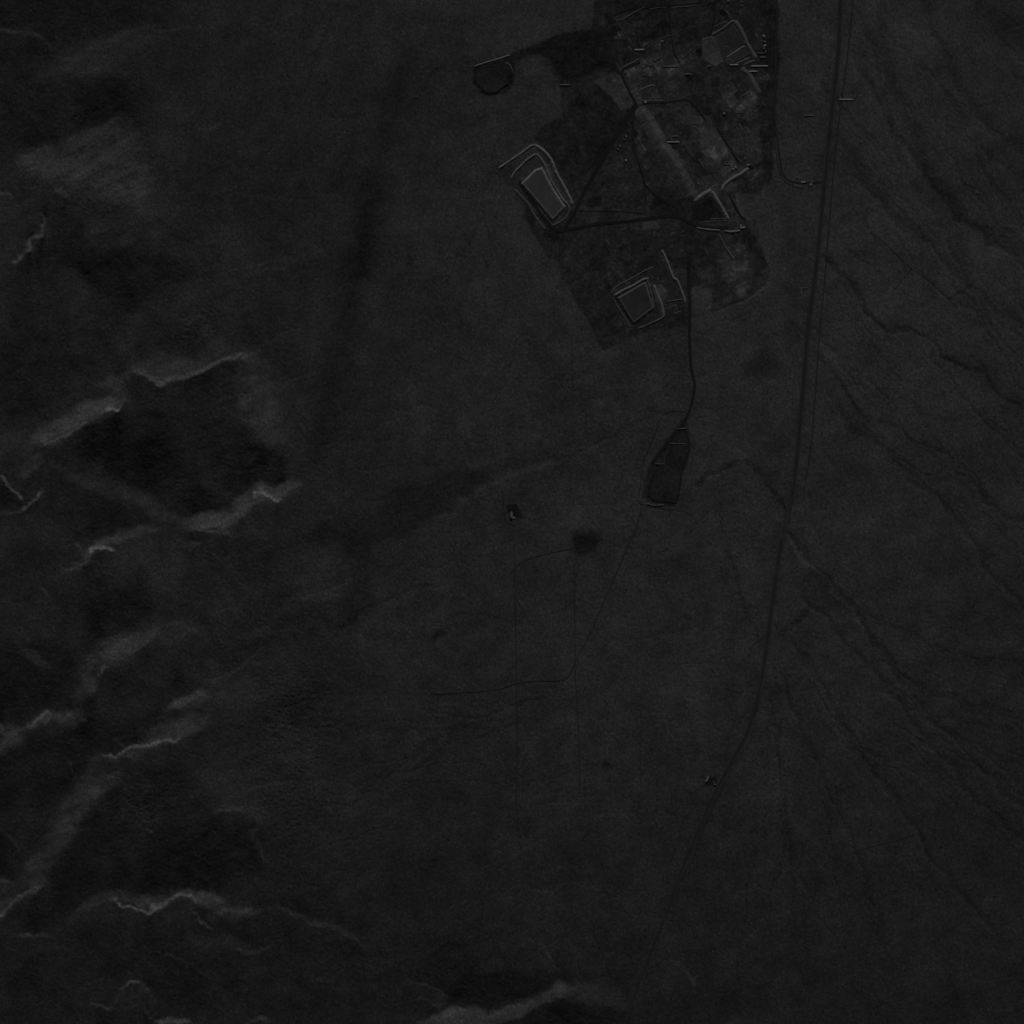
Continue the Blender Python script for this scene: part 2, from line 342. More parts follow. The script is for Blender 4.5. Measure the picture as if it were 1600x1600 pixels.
# ---- tone of the soil (albedo), drawn as grey levels of level ground and turned into reflectance
def lin(g):
    c = np.asarray(g, float) / 255.0
    return np.where(c <= 0.04045, c / 12.92, ((c + 0.055) / 1.055) ** 2.4)
ALB0 = 0.20                                   # reflectance of soil that reads grey 30
BASE = np.array([
    [22, 25, 27, 30, 31, 30, 31, 32, 28],
    [26, 26, 25, 27, 30, 31, 32, 33, 30],
    [26, 25, 26, 28, 32, 33, 32, 33, 31],
    [25, 26, 27, 28, 30, 31, 32, 32, 31],
    [25, 26, 27, 28, 30, 31, 31, 31, 30],
    [24, 26, 27, 28, 29, 30, 30, 30, 28],
    [24, 25, 26, 27, 28, 29, 29, 28, 26],
    [23, 24, 24, 24, 25, 26, 26, 26, 24],
    [22, 22, 22, 21, 21, 21, 23, 23, 22]], float)
def coarse(tab, X, Y):
    fx = np.clip(X / 200.0, 0, 7.9999); fy = np.clip(Y / 200.0, 0, 7.9999)
    i = fy.astype(int); j = fx.astype(int)
    u = fx - j; v = fy - i
    u = u * u * (3 - 2 * u); v = v * v * (3 - 2 * v)
    return (tab[i, j] * (1 - u) + tab[i, j + 1] * u) * (1 - v) + (tab[i + 1, j] * (1 - u) + tab[i + 1, j + 1] * u) * v
SOIL = Field(HX, HY, ALB0 * lin(coarse(BASE, GX, GY)) / lin(30))
SOIL.tex = np.clip(0.9 + 0.32 * spectral(1.1, 3, 40, 2.0, math.radians(-20), seed=36), 0.40, 1.4) * 0.5 + 0.5
def sl(pts, w, v, f=3, k=1.0, t=0.1): SOIL.line(pts, w, v ** 1.3 if v < 1 else v, f, k, 'mul', t)
def sp(pts, v, f=4, k=1.0): SOIL.poly(pts, v, f, k, 'mul')
# washes and darker varnished ground on the plain
CUT0 = []
TX, SOIL.tex = SOIL.tex, np.clip(1.8 * SOIL.tex - 0.75, 0.25, 1.5)
sl([(650, 40), (625, 100), (605, 180), (592, 260), (575, 330), (560, 400), (545, 470), (520, 600)], 34, .84, 26)
sp([(560, 270), (590, 280), (592, 330), (575, 440), (545, 430), (550, 330)], .84, 20)
SOIL.tex = TX
for q in ([(690, 1140), (722, 1128), (752, 1118), (790, 1104), (822, 1094), (876, 1080)], [(715, 1148), (690, 1168), (648, 1200), (600, 1216), (556, 1228)], [(396, 1140), (440, 1131), (500, 1135), (560, 1142), (640, 1147), (700, 1138)],
          [(500, 1000), (548, 974), (592, 940), (640, 930), (700, 905)], [(880, 715), (930, 695), (985, 668), (1010, 662)]):
    sl(q, 5.5, .80, 4); sl([(p[0] + 2, p[1] + 4.5) for p in q], 2.5, 1.16, 2); CUT0.append(q)  # pale offset line paints the sunlit south bank of the wash
sp([(470, 830), (560, 800), (620, 765), (700, 742), (760, 740), (762, 758), (720, 782), (690, 806), (640, 836), (580, 846), (500, 846)], .72, 9)
sl([(690, 745), (760, 735), (830, 722), (890, 700)], 12, .86, 8)
sp([(470, 620), (520, 560), (540, 640), (500, 740), (465, 720)], .86, 20)
sl([(600, 240), (570, 400), (545, 510), (518, 620), (490, 730)], 36, .84, 18)
sl([(640, 60), (618, 150), (600, 250)], 20, .88, 14)
sp([(540, 830), (590, 850), (580, 960), (545, 1000), (530, 900)], .76, 12)
TX, SOIL.tex = SOIL.tex, None
SOIL.spot(915, 845, 22, 21, .40, .45); SOIL.spot(1190, 573, 26, 19, .62, .6); SOIL.tex = TX; SOIL.spot(905, 838, 14, 10, .85, .5)
SOIL.spot(683, 995, 11, 8, .50, .5); SOIL.spot(677, 1003, 5, 7, .6, .5)
SOIL.spot(715, 1138, 22, 8, .76, .6); SOIL.spot(805, 1095, 20, 9, .82, .7); SOIL.spot(505, 1082, 26, 12, .84, .7)
SOIL.spot(1222, 1075, 18, 10, .82, .6); SOIL.spot(1190, 1300, 12, 8, .72, .6); SOIL.spot(825, 1297, 16, 12, .8, .6)
SOIL.spot(761, 416, 4, 8, .62, .5); SOIL.spot(730, 228, 6, 8, .78, .6); SOIL.spot(1075, 968, 5, 4, .7, .5); SOIL.spot(950, 1196, 6, 5, .6, .6)
sl([(715, 1138), (680, 1155), (650, 1180), (600, 1205)], 9, .82, 5)
sl([(1283, 396), (1310, 412), (1335, 445), (1352, 470), (1368, 500), (1385, 511), (1420, 514), (1445, 528), (1475, 556), (1510, 577), (1545, 596), (1575, 628), (1640, 650)], 7, .66, 3, 1, .04)
sp([(1470, 555), (1530, 560), (1580, 600), (1600, 640), (1560, 615), (1500, 585)], .82, 10)
sl([(1272, 546), (1290, 570), (1320, 610), (1340, 640), (1370, 655), (1410, 672), (1450, 692), (1500, 725)], 7, .76, 3)
sl([(1312, 425), (1296, 405), (1282, 398)], 5, .8, 3)
sl([(1372, 20), (1380, 80), (1396, 128), (1425, 175), (1438, 235), (1465, 285), (1520, 345), (1610, 400)], 17, .76, 9, 1, .06)
sl([(1425, 275), (1470, 310), (1510, 345)], 30, .86, 14)
sl([(1305, 205), (1335, 255), (1375, 305), (1420, 345), (1470, 395)], 13, .82, 7)
sl([(1500, -40), (1545, 25), (1590, 60), (1650, 80)], 34, .78, 16); sl([(1510, 210), (1560, 250), (1620, 280)], 9, .84, 5)
sl([(1085, 762), (1100, 748), (1112, 736), (1140, 727), (1166, 722), (1182, 740), (1200, 764), (1222, 788), (1236, 815)], 7, .70, 3, 1, .03)
sl([(1124, 770), (1128, 815), (1146, 880), (1160, 930), (1182, 985), (1196, 1015)], 5, .80, 3)
sl([(1232, 818), (1248, 850), (1264, 876), (1316, 924), (1346, 962), (1376, 1006), (1404, 1048), (1444, 1074), (1500, 1092), (1620, 1118)], 6, .76, 3, 1, .03)
sp([(1247, 886), (1275, 894), (1302, 918), (1338, 955), (1300, 957), (1262, 953), (1256, 922)], .74, 9)
sl([(1215, 1000), (1240, 975), (1264, 953)], 9, .72, 4); sl([(1340, 958), (1420, 986), (1480, 1018), (1540, 1028), (1620, 1026)], 6, .82, 3)
sl([(1430, 1020), (1500, 1034), (1620, 1040)], 26, .88, 12)
sl([(1330, 890), (1370, 860), (1415, 818)], 2.2, .84, 1); sl([(1480, 905), (1500, 950)], 3, .85, 2)
sl([(1460, 760), (1490, 740), (1520, 742)], 2.5, .82, 1.5)
# drainage lines too many to draw one by one: shallow rills that follow the slope of each fan
cuts = np.zeros((N, N))
CUT = Field(HX, HY, cuts)
for q in CUT0: CUT.line(q, 5, -0.7, 3.5, 1, 'set', .15)
rr = random.Random(5)
def resample_q(q):
    out = []
    for i in range(len(q) - 1):
        for t in (0, .25, .5, .75):
            out.append((q[i][0] + (q[i + 1][0] - q[i][0]) * t + rr.uniform(-1.2, 1.2), q[i][1] + (q[i + 1][1] - q[i][1]) * t + rr.uniform(-1.2, 1.2)))
    return out + [q[-1]]
def rill(x, y, ang, length, w, dark, bend=0.10, step=16):
    q = [(x, y)]; a = ang; L = 0; b = rr.uniform(-1, 1) * bend * 0.5
    while L < length:
        a += rr.uniform(-bend, bend) + b * 0.2
        x += step * math.cos(a); y += step * math.sin(a); L += step
        q.append((x, y))
    SOIL.line(q, w, dark, 1.6, 1, 'mul', .25)
    if w > 1.4: SOIL.line([(p[0] - 0.7 * w, p[1] + 0.9 * w) for p in q], 1.2, 1.10, 1.2, 1, 'mul', .25)  # pale edge painted in for the rill's lit southern bank
    CUT.line(q, w, -0.3 - 0.1 * w, 1.8, 1, 'set', .2)
    return q
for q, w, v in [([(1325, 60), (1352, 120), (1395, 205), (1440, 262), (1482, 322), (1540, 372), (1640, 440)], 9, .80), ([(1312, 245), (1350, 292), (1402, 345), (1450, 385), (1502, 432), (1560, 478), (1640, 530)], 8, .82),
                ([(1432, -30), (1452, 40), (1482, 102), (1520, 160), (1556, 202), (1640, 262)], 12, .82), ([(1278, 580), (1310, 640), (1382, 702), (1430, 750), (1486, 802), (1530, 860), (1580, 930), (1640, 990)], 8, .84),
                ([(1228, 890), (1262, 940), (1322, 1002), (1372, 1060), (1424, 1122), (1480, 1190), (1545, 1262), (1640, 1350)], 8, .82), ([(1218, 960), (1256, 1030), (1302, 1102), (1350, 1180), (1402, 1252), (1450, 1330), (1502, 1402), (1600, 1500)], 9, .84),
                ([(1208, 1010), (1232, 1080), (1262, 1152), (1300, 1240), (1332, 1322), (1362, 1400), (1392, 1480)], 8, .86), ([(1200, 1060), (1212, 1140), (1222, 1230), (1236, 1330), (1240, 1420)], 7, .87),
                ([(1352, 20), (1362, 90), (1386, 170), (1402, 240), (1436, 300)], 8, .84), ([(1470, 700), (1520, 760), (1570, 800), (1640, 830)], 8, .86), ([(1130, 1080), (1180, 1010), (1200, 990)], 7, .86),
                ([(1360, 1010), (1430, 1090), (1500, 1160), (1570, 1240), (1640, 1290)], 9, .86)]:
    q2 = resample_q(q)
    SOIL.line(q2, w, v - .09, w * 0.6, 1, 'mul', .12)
    SOIL.line([(p[0] - 0.55 * w, p[1] + 0.55 * w) for p in q2], w * 0.45, 1.12, w * 0.3, 1, 'mul', .15)  # lit far bank of the channel put into the soil tone
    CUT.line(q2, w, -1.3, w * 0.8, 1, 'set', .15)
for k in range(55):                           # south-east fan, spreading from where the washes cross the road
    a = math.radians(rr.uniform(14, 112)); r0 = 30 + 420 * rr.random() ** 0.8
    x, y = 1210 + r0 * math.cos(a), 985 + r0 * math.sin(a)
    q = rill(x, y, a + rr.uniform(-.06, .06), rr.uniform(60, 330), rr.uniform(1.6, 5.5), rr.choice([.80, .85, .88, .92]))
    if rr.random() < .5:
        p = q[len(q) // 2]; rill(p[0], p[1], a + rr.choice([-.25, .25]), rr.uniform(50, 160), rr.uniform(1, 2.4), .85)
for k in range(70):                          # north-east fan, running down to the south-east
    x, y = rr.uniform(1215, 1640), rr.uniform(-60, 800)
    a = math.radians(rr.uniform(44, 60) - 0.020 * max(y - 300, 0))
    q = rill(x, y, a, rr.uniform(60, 380), rr.uniform(1.6, 6.0), rr.choice([.80, .85, .88, .92]), .07)
    if rr.random() < .4:
        p = q[len(q) // 2]; rill(p[0], p[1], a + rr.choice([-.22, .22]), rr.uniform(50, 160), rr.uniform(1, 2.4), .85)
for k in range(150):                          # middle plain, rills running east-north-east off the hills
    x, y = rr.uniform(420, 1120), rr.uniform(520, 1560)
    rill(x, y, math.radians(rr.uniform(-34, -4) + (12 if y > 1050 else 0)), rr.uniform(40, 230), rr.uniform(1.0, 3.0), rr.choice([.78, .83, .87, .9]), .16)
for k in range(60):                           # north-western plain, rills running south by south-west
    x, y = rr.uniform(420, 800), rr.uniform(-40, 420)
    rill(x, y, math.radians(rr.uniform(96, 124)), rr.uniform(50, 240), rr.uniform(1.2, 5.0), rr.choice([.80, .85, .9]), .10)
for k in range(70):                           # foot of the hills
    x, y = rr.uniform(230, 520), rr.uniform(60, 1500)
    rill(x, y, math.radians(rr.uniform(-50, 25)), rr.uniform(30, 150), rr.uniform(1.0, 3.0), rr.choice([.80, .86, 1.12]), .2)
Z = Z + CUT.v
# sunlight on crests and sun-facing bands, painted as a brighter soil tone
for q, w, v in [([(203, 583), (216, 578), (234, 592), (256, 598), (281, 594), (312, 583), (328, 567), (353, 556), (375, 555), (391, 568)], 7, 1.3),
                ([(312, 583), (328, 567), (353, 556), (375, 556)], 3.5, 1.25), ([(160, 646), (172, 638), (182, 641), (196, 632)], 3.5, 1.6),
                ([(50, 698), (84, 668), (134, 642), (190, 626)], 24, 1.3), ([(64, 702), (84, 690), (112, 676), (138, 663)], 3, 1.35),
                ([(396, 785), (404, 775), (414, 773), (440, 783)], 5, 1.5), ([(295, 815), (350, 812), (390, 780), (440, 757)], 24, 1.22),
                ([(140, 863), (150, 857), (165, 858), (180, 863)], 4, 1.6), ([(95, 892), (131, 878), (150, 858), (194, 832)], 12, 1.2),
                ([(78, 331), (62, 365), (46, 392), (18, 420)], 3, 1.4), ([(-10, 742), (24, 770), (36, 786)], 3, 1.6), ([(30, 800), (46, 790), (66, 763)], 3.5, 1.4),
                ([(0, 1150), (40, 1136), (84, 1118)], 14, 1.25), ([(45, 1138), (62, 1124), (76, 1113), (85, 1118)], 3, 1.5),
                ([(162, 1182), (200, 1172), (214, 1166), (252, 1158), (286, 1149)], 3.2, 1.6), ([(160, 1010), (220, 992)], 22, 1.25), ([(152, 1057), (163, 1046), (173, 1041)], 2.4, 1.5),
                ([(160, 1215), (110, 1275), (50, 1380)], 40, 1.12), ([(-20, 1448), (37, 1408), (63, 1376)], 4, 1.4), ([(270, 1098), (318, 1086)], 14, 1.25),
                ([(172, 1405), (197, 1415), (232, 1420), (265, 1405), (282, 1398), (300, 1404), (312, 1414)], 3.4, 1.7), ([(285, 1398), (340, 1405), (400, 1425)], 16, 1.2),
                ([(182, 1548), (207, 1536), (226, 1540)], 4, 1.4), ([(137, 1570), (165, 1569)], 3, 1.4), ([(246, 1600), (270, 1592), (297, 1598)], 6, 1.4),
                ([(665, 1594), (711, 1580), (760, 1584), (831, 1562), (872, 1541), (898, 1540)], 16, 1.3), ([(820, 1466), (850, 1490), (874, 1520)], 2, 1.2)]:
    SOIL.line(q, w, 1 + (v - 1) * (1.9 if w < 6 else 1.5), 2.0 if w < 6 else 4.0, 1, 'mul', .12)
# made ground: the works' dark disturbed soil, with straighter edges
SITE = Field(SX, SY, SOIL.v)
SITE_POLY = [(930, -60), (926, 44), (880, 50), (842, 66), (800, 84), (742, 100), (738, 128), (758, 148), (790, 146), (803, 128), (806, 100), (835, 84), (858, 94), (868, 108), (873, 130), (877, 152), (879, 182), (852, 195), (834, 214), (846, 236), (870, 280), (890, 318), (870, 356), (826, 322), (818, 336), (837, 370), (855, 402), (872, 408), (876, 430), (890, 452), (908, 484), (926, 516), (944, 548), (956, 543), (987, 527), (1025, 515), (1072, 509), (1072, 455), (1084, 450), (1112, 452), (1112, 490), (1162, 470), (1194, 446), (1204, 424), (1190, 386), (1172, 362), (1152, 322), (1148, 304), (1186, 300), (1206, 286), (1212, 200), (1218, 110), (1216, -60)]
SITE.poly(SITE_POLY, .57, 2.2, 1, 'mul')
sl([(1316, -60), (1298, 190), (1275, 420), (1252, 640), (1222, 840), (1195, 1030), (1165, 1150), (1112, 1250), (1068, 1352)], 20, .93, 7, 1, .04)
SITE.line([(1078, 380), (1077, 430), (1076, 470), (1077, 512)], 8, .72, 3.0, 1, 'mul', .1)
def tp(pts, v, f=1.6, k=1.0): SITE.poly(pts, v ** 1.5, f, k, 'mul')
def tl(pts, w, v, f=0.9, k=1.0, t=0.06): SITE.line(pts, max(w, 1.5), v ** 1.4, f, k, 'mul', t)
tp([(796, 90), (842, 66), (900, 50), (935, 46), (958, 90), (930, 112), (900, 128), (880, 120), (850, 88)], .80, 5)
tp([(1180, -60), (1215, -60), (1213, 110), (1196, 108), (1192, 40)], .78, 4)
tp([(960, 96), (1000, 96), (1060, 70), (1120, 60), (1135, 110), (1180, 120), (1190, 250), (1140, 300), (1090, 312), (1000, 172), (976, 124)], 1.34, 4)
tp([(928, 126), (960, 112), (976, 126), (990, 158), (985, 168), (970, 172), (952, 148)], 1.72, 1.4)
tp([(1060, 100), (1100, 120), (1116, 190), (1085, 160)], .74, 4)
tp([(1114, 122), (1126, 122), (1124, 196), (1134, 212), (1112, 208), (1110, 170)], .72, 3)
tp([(1140, 120), (1165, 118), (1172, 150), (1150, 160), (1136, 145)], .8, 4)
tp([(1092, 202), (1122, 200), (1140, 236), (1124, 252), (1092, 240)], 1.42, 4)
tp([(1044, 222), (1066, 224), (1092, 252), (1108, 262), (1106, 272), (1086, 278), (1060, 244)], .80, 3)
tp([(1000, 180), (1006, 186), (1050, 246), (1078, 296), (1060, 300), (1020, 290), (996, 246), (992, 196)], 1.12, 4)
tp([(1002, 120), (1050, 104), (1070, 140), (1060, 156), (1010, 154)], .96, 5)
tp([(1130, 308), (1150, 306), (1170, 345), (1150, 348)], 1.2, 3)
tp([(1098, 300), (1112, 312), (1132, 342), (1118, 348), (1086, 342), (1080, 324)], .72, 3)
tp([(896, 290), (960, 230), (990, 178), (988, 236), (1004, 290), (1050, 330), (985, 340), (900, 352)], 1.14, 6)
tp([(1010, 322), (1036, 308), (1058, 330), (1024, 334)], .78, 3)
tp([(1085, 352), (1125, 392), (1112, 445), (1086, 440)], .86, 6); tp([(1115, 395), (1160, 380), (1172, 430), (1135, 440)], 1.25, 7)
tp([(1090, 360), (1180, 348), (1206, 420), (1192, 450), (1112, 494), (1086, 450)], 1.20, 14)
tp([(1085, 408), (1110, 400), (1118, 440), (1096, 448)], 1.2, 5)
tp([(1160, 345), (1182, 345), (1188, 372), (1170, 392), (1160, 375)], .8, 4)
tp([(1176, 385), (1196, 386), (1196, 420), (1178, 432)], .84, 3)
tp([(1235, 376), (1268, 376), (1262, 470), (1254, 560), (1232, 556), (1224, 470)], .86, 16); tp([(1216, 290), (1240, 300), (1244, 380), (1224, 380)], .88, 10)
tp([(1170, 660), (1200, 640), (1236, 690), (1222, 770), (1180, 735)], .90, 14)
tp([(770, 262), (800, 244), (808, 278), (826, 306), (840, 340), (832, 356), (810, 312)], .78, 6)
tl([(1112, 491), (1162, 472), (1196, 447)], 2.0, 1.35); tl([(840, 96), (860, 102), (870, 116)], 6, .8, 3)
tl([(800, 131), (840, 132), (868, 126), (882, 125)], 2, .80)
tl([(958, 440), (970, 436), (1006, 420), (1022, 398)], 3, .8)
for k in range(85):                           # plots, pads and scraped lots
    x, y = rr.uniform(950, 1198), rr.uniform(0, 270)
    if k > 60: x, y = rr.uniform(850, 1180), rr.uniform(230, 460)
    if not inside(np.array([[x]]), np.array([[y]]), SITE_POLY)[0, 0]: continue
    a = math.radians(rr.choice([-31, -31, 57, 0]) + rr.uniform(-5, 5)); w, h = rr.uniform(4, 14), rr.uniform(3, 8)
    c, d = math.cos(a), math.sin(a)
    quad = [(x + u * w * c - v * h * d, y + u * w * d + v * h * c) for u, v in ((-1, -1), (1, -1), (1, 1), (-1, 1))]
    tp(quad, rr.choice([.70, .78, .86, 1.2, 1.3, 1.42]), 1.2)
    if rr.random() < .6:
        e = rr.randrange(4); tl([quad[e], quad[(e + 1) % 4]], rr.uniform(1.0, 1.8), rr.choice([.66, 1.5, 1.7, 1.4]), .8, 1, .1)
for k in range(230):                          # scraped heaps and tyre marks inside the works
    x, y = random.uniform(945, 1195), random.uniform(10, 430)
    if inside(np.array([[x]]), np.array([[y]]), SITE_POLY)[0, 0]:
        a = random.choice([math.radians(-30), math.radians(55), random.uniform(0, 3.14)])
        L = random.uniform(4, 16)
        tl([(x, y), (x + L * math.cos(a), y + L * math.sin(a))], random.uniform(1.0, 2.6), random.choice([.68, .75, 1.25, 1.4, 1.6, 1.8]), 0.9, .9, .3)
tp([(790, 791), (808, 789), (812, 796), (818, 812), (806, 811), (797, 814), (793, 800)], .58, 1.4)
tp([(1105, 1213), (1122, 1212), (1122, 1226), (1108, 1228), (1099, 1231), (1103, 1220)], .6, 1.6)
tp([(1070, 651), (1077, 692), (1079, 702), (1074, 722), (1064, 739), (1062, 767), (1057, 792), (1021, 790), (1004, 777), (1008, 749), (1017, 726), (1038, 692), (1055, 670)], .66, 3)
tp([(737, 104), (760, 98), (796, 94), (804, 112), (800, 134), (785, 146), (765, 151), (750, 146), (740, 126)], .86, 3)
for q, w, v in [([(779, 263), (816, 238), (833, 227), (856, 244), (868, 268), (892, 314)], 9, 1.22), ([(800, 279), (806, 267), (823, 250), (838, 240), (852, 259), (871, 298), (890, 325), (880, 345)], 6, 1.2),
                ([(956, 457), (985, 436), (1021, 417)], 5, 1.25), ([(960, 462), (1014, 435), (1022, 480)], 6, 1.2), ([(1022, 445), (1031, 468), (1037, 494)], 7, 1.2),
                ([(1035, 392), (1052, 434), (1070, 472)], 7, 1.3), ([(1113, 54), (1147, 33), (1180, 90)], 9, 1.25), ([(1112, 299), (1138, 343)], 9, 1.2), ([(1083, 314), (1112, 297)], 11, 1.2),
                ([(1128, 299), (1140, 282), (1170, 263), (1184, 254)], 11, 1.25), ([(1090, 358), (1157, 362)], 6, 1.3), ([(1158, 107), (1187, 147)], 12, 1.2), ([(975, 104), (999, 92)], 4, 1.2),
                ([(742, 103), (797, 86)], 5, 1.25), ([(958, 24), (966, 38), (991, 76)], 4, 1.2), ([(1010, 77), (1042, 57), (1070, 48), (1105, 30)], 7, 1.2), ([(1143, 92), (1180, 96)], 16, 1.15)]:
    SITE.line(q, w, v, 2.2, 1, 'mul', .1)
# grain of the soil
grain = spectral(0.45, 2.2, 12, seed=31)
blot = spectral(1.6, 30, 300, seed=34)
clod = spectral(1.1, 2.6, 22, 1.6, math.radians(-35), seed=35)
ins = Field(SX, SY, np.zeros((N, N)))
ins.poly(SITE_POLY, 1.0, 4)
INS = ins.v
mott = spectral(1.2, 6, 90, seed=32)
strk = spectral(1.0, 3.5, 60, 5.0, math.radians(-12), seed=33)
ALB = SITE.v * np.exp(0.19 * grain + 0.085 * mott + 0.03 * strk + 0.065 * blot + INS * (0.11 * clod + 0.07 * mott))
ALB = np.clip(ALB, 0.02, 0.7)
ALB = ALB * edge + ALB0 * 0.85 * (1 - edge)
# ------------------------------------------------------------------ materials
def new_mat(name, tone, var=0.25, scale=0.25, rough=0.95, attr=None, bump=0.0, bump_scale=0.5, spec=0.0):
    m = bpy.data.materials.new(name)
    m.use_nodes = True
    nt = m.node_tree; L = nt.links
    b = nt.nodes["Principled BSDF"]
    b.inputs["Roughness"].default_value = rough
    b.inputs["Specular IOR Level"].default_value = spec
    tc = nt.nodes.new("ShaderNodeTexCoord")
    n1 = nt.nodes.new("ShaderNodeTexNoise"); n1.inputs["Scale"].default_value = scale; n1.inputs["Detail"].default_value = 5.0
    n2 = nt.nodes.new("ShaderNodeTexNoise"); n2.inputs["Scale"].default_value = scale * 0.12; n2.inputs["Detail"].default_value = 3.0
    for n in (n1, n2): L.new(tc.outputs["Object"], n.inputs["Vector"])
    add = nt.nodes.new("ShaderNodeMath"); add.operation = 'ADD'
    L.new(n1.outputs["Fac"], add.inputs[0]); L.new(n2.outputs["Fac"], add.inputs[1])
    mr = nt.nodes.new("ShaderNodeMapRange")
    mr.inputs["From Min"].default_value = 0.6; mr.inputs["From Max"].default_value = 1.4
    mr.inputs["To Min"].default_value = 1 - var; mr.inputs["To Max"].default_value = 1 + var
    L.new(add.outputs[0], mr.inputs["Value"])
    mul = nt.nodes.new("ShaderNodeMath"); mul.operation = 'MULTIPLY'
    L.new(mr.outputs["Result"], mul.inputs[0])
    if attr:
        at = nt.nodes.new("ShaderNodeAttribute"); at.attribute_name = attr
        L.new(at.outputs["Fac"], mul.inputs[1])
    else:
        mul.inputs[1].default_value = tone
    comb = nt.nodes.new("ShaderNodeCombineColor")
    for k in range(3): L.new(mul.outputs[0], comb.inputs[k])
    L.new(comb.outputs[0], b.inputs["Base Color"])
    if bump > 0:
        n3 = nt.nodes.new("ShaderNodeTexNoise"); n3.inputs["Scale"].default_value = bump_scale; n3.inputs["Detail"].default_value = 4.0
        L.new(tc.outputs["Object"], n3.inputs["Vector"])
        bp = nt.nodes.new("ShaderNodeBump"); bp.inputs["Strength"].default_value = bump; bp.inputs["Distance"].default_value = 1.0
        L.new(n3.outputs["Fac"], bp.inputs["Height"]); L.new(bp.outputs["Normal"], b.inputs["Normal"])
    return m

M_GROUND = new_mat("desert_soil", 0.2, 0.10, 0.35, attr="soil")
M_ASPHALT = new_mat("worn_asphalt", 0.118, 0.18, 0.15)
M_HAUL = new_mat("oiled_haul_road", 0.084, 0.22, 0.12)
M_TRACK = new_mat("driven_dirt", 0.132, 0.25, 0.12)
M_VERGE = new_mat("graded_verge", 0.158, 0.3, 0.10)
M_PALE = new_mat("pale_gravel", 0.47, 0.30, 0.14)
M_MID = new_mat("grey_gravel", 0.31, 0.30, 0.14)
M_DULL = new_mat("dull_spoil", 0.17, 0.30, 0.14)
M_BANK = new_mat("mixed_spoil", 0.27, 0.6, 0.06)
M_COVER = new_mat("compacted_cover", 0.25, 0.24, 0.10)
M_COVER2 = new_mat("worked_cover", 0.165, 0.36, 0.10)
M_LINER = new_mat("dark_liner", 0.112, 0.65, 0.08, rough=0.8)
M_WHITE = new_mat("white_sheet_metal", 0.85, 0.08, 0.4, rough=0.6)
M_GALV = new_mat("dull_galvanised_sheet", 0.42, 0.12, 0.4, rough=0.6)
M_WALL = new_mat("pale_render", 0.55, 0.12, 0.5)
M_DOOR = new_mat("dark_painted_door", 0.07, 0.1, 1.0, rough=0.6)
M_GLASS = new_mat("dark_glass", 0.03, 0.05, 1.0, rough=0.15, spec=0.5)
M_RUBBER = new_mat("tyre_rubber", 0.03, 0.1, 1.0, rough=0.9)
M_CONC = new_mat("concrete", 0.40, 0.12, 0.4)

# ------------------------------------------------------------------ helpers
def wpos(px, py): return (px - 800.0) * PXM, (800.0 - py) * PXM

def height(px, py):
    px = np.asarray(px, float); py = np.asarray(py, float)
    fx = np.clip((px - LO) / STEP, 0, N - 1.001); fy = np.clip((py - LO) / STEP, 0, N - 1.001)
    j = fx.astype(int); i = fy.astype(int); u = fx - j; v = fy - i
    return (Z[i, j] * (1 - u) + Z[i, j + 1] * u) * (1 - v) + (Z[i + 1, j] * (1 - u) + Z[i + 1, j + 1] * u) * v

def link_mesh(name, verts, faces, mat, parent=None, smooth_shade=False):
    me = bpy.data.meshes.new(name)
    me.from_pydata([tuple(map(float, v)) for v in verts], [], faces)
    me.update()
    bm = bmesh.new(); bm.from_mesh(me); bmesh.ops.recalc_face_normals(bm, faces=bm.faces); bm.to_mesh(me); bm.free()
    if smooth_shade:
        me.polygons.foreach_set("use_smooth", [True] * len(me.polygons))
    me.materials.append(mat)
    o = bpy.data.objects.new(name, me)
    COL.objects.link(o)
    if parent is not None: o.parent = parent
    return o

def structure(o): o["kind"] = "structure"; return o

def tag(o, label, cat, group=None):
    o["label"] = label; o["category"] = cat
    if group: o["group"] = group
    return o

def resample(pts, step, closed=False):
    P = [np.asarray(p, float) for p in pts]
    if len(P) == 2:
        n = max(int(np.hypot(*(P[1] - P[0])) / step), 2)
        return np.array([P[0] + (P[1] - P[0]) * t for t in np.linspace(0, 1, n + 1)])
    Q = [2 * P[0] - P[1]] + P + [2 * P[-1] - P[-2]]
    out = []
    for i in range(1, len(Q) - 2):
        p0, p1, p2, p3 = Q[i - 1], Q[i], Q[i + 1], Q[i + 2]
        n = max(int(np.hypot(*(p2 - p1)) / step), 1)
        for k in range(n):
            t = k / n
            # gentle tension: corners stay corners
            m1 = (p2 - p0) * 0.35; m2 = (p3 - p1) * 0.35
            t2, t3 = t * t, t * t * t
            out.append((2 * t3 - 3 * t2 + 1) * p1 + (t3 - 2 * t2 + t) * m1 + (-2 * t3 + 3 * t2) * p2 + (t3 - t2) * m2)
    out.append(P[-1])
    return np.array(out)

def normals(P):
    T = np.gradient(P, axis=0)
    T /= np.maximum(np.hypot(T[:, 0], T[:, 1]), 1e-6)[:, None]
    return np.stack([-T[:, 1], T[:, 0]], 1)          # right-hand side of travel on the map

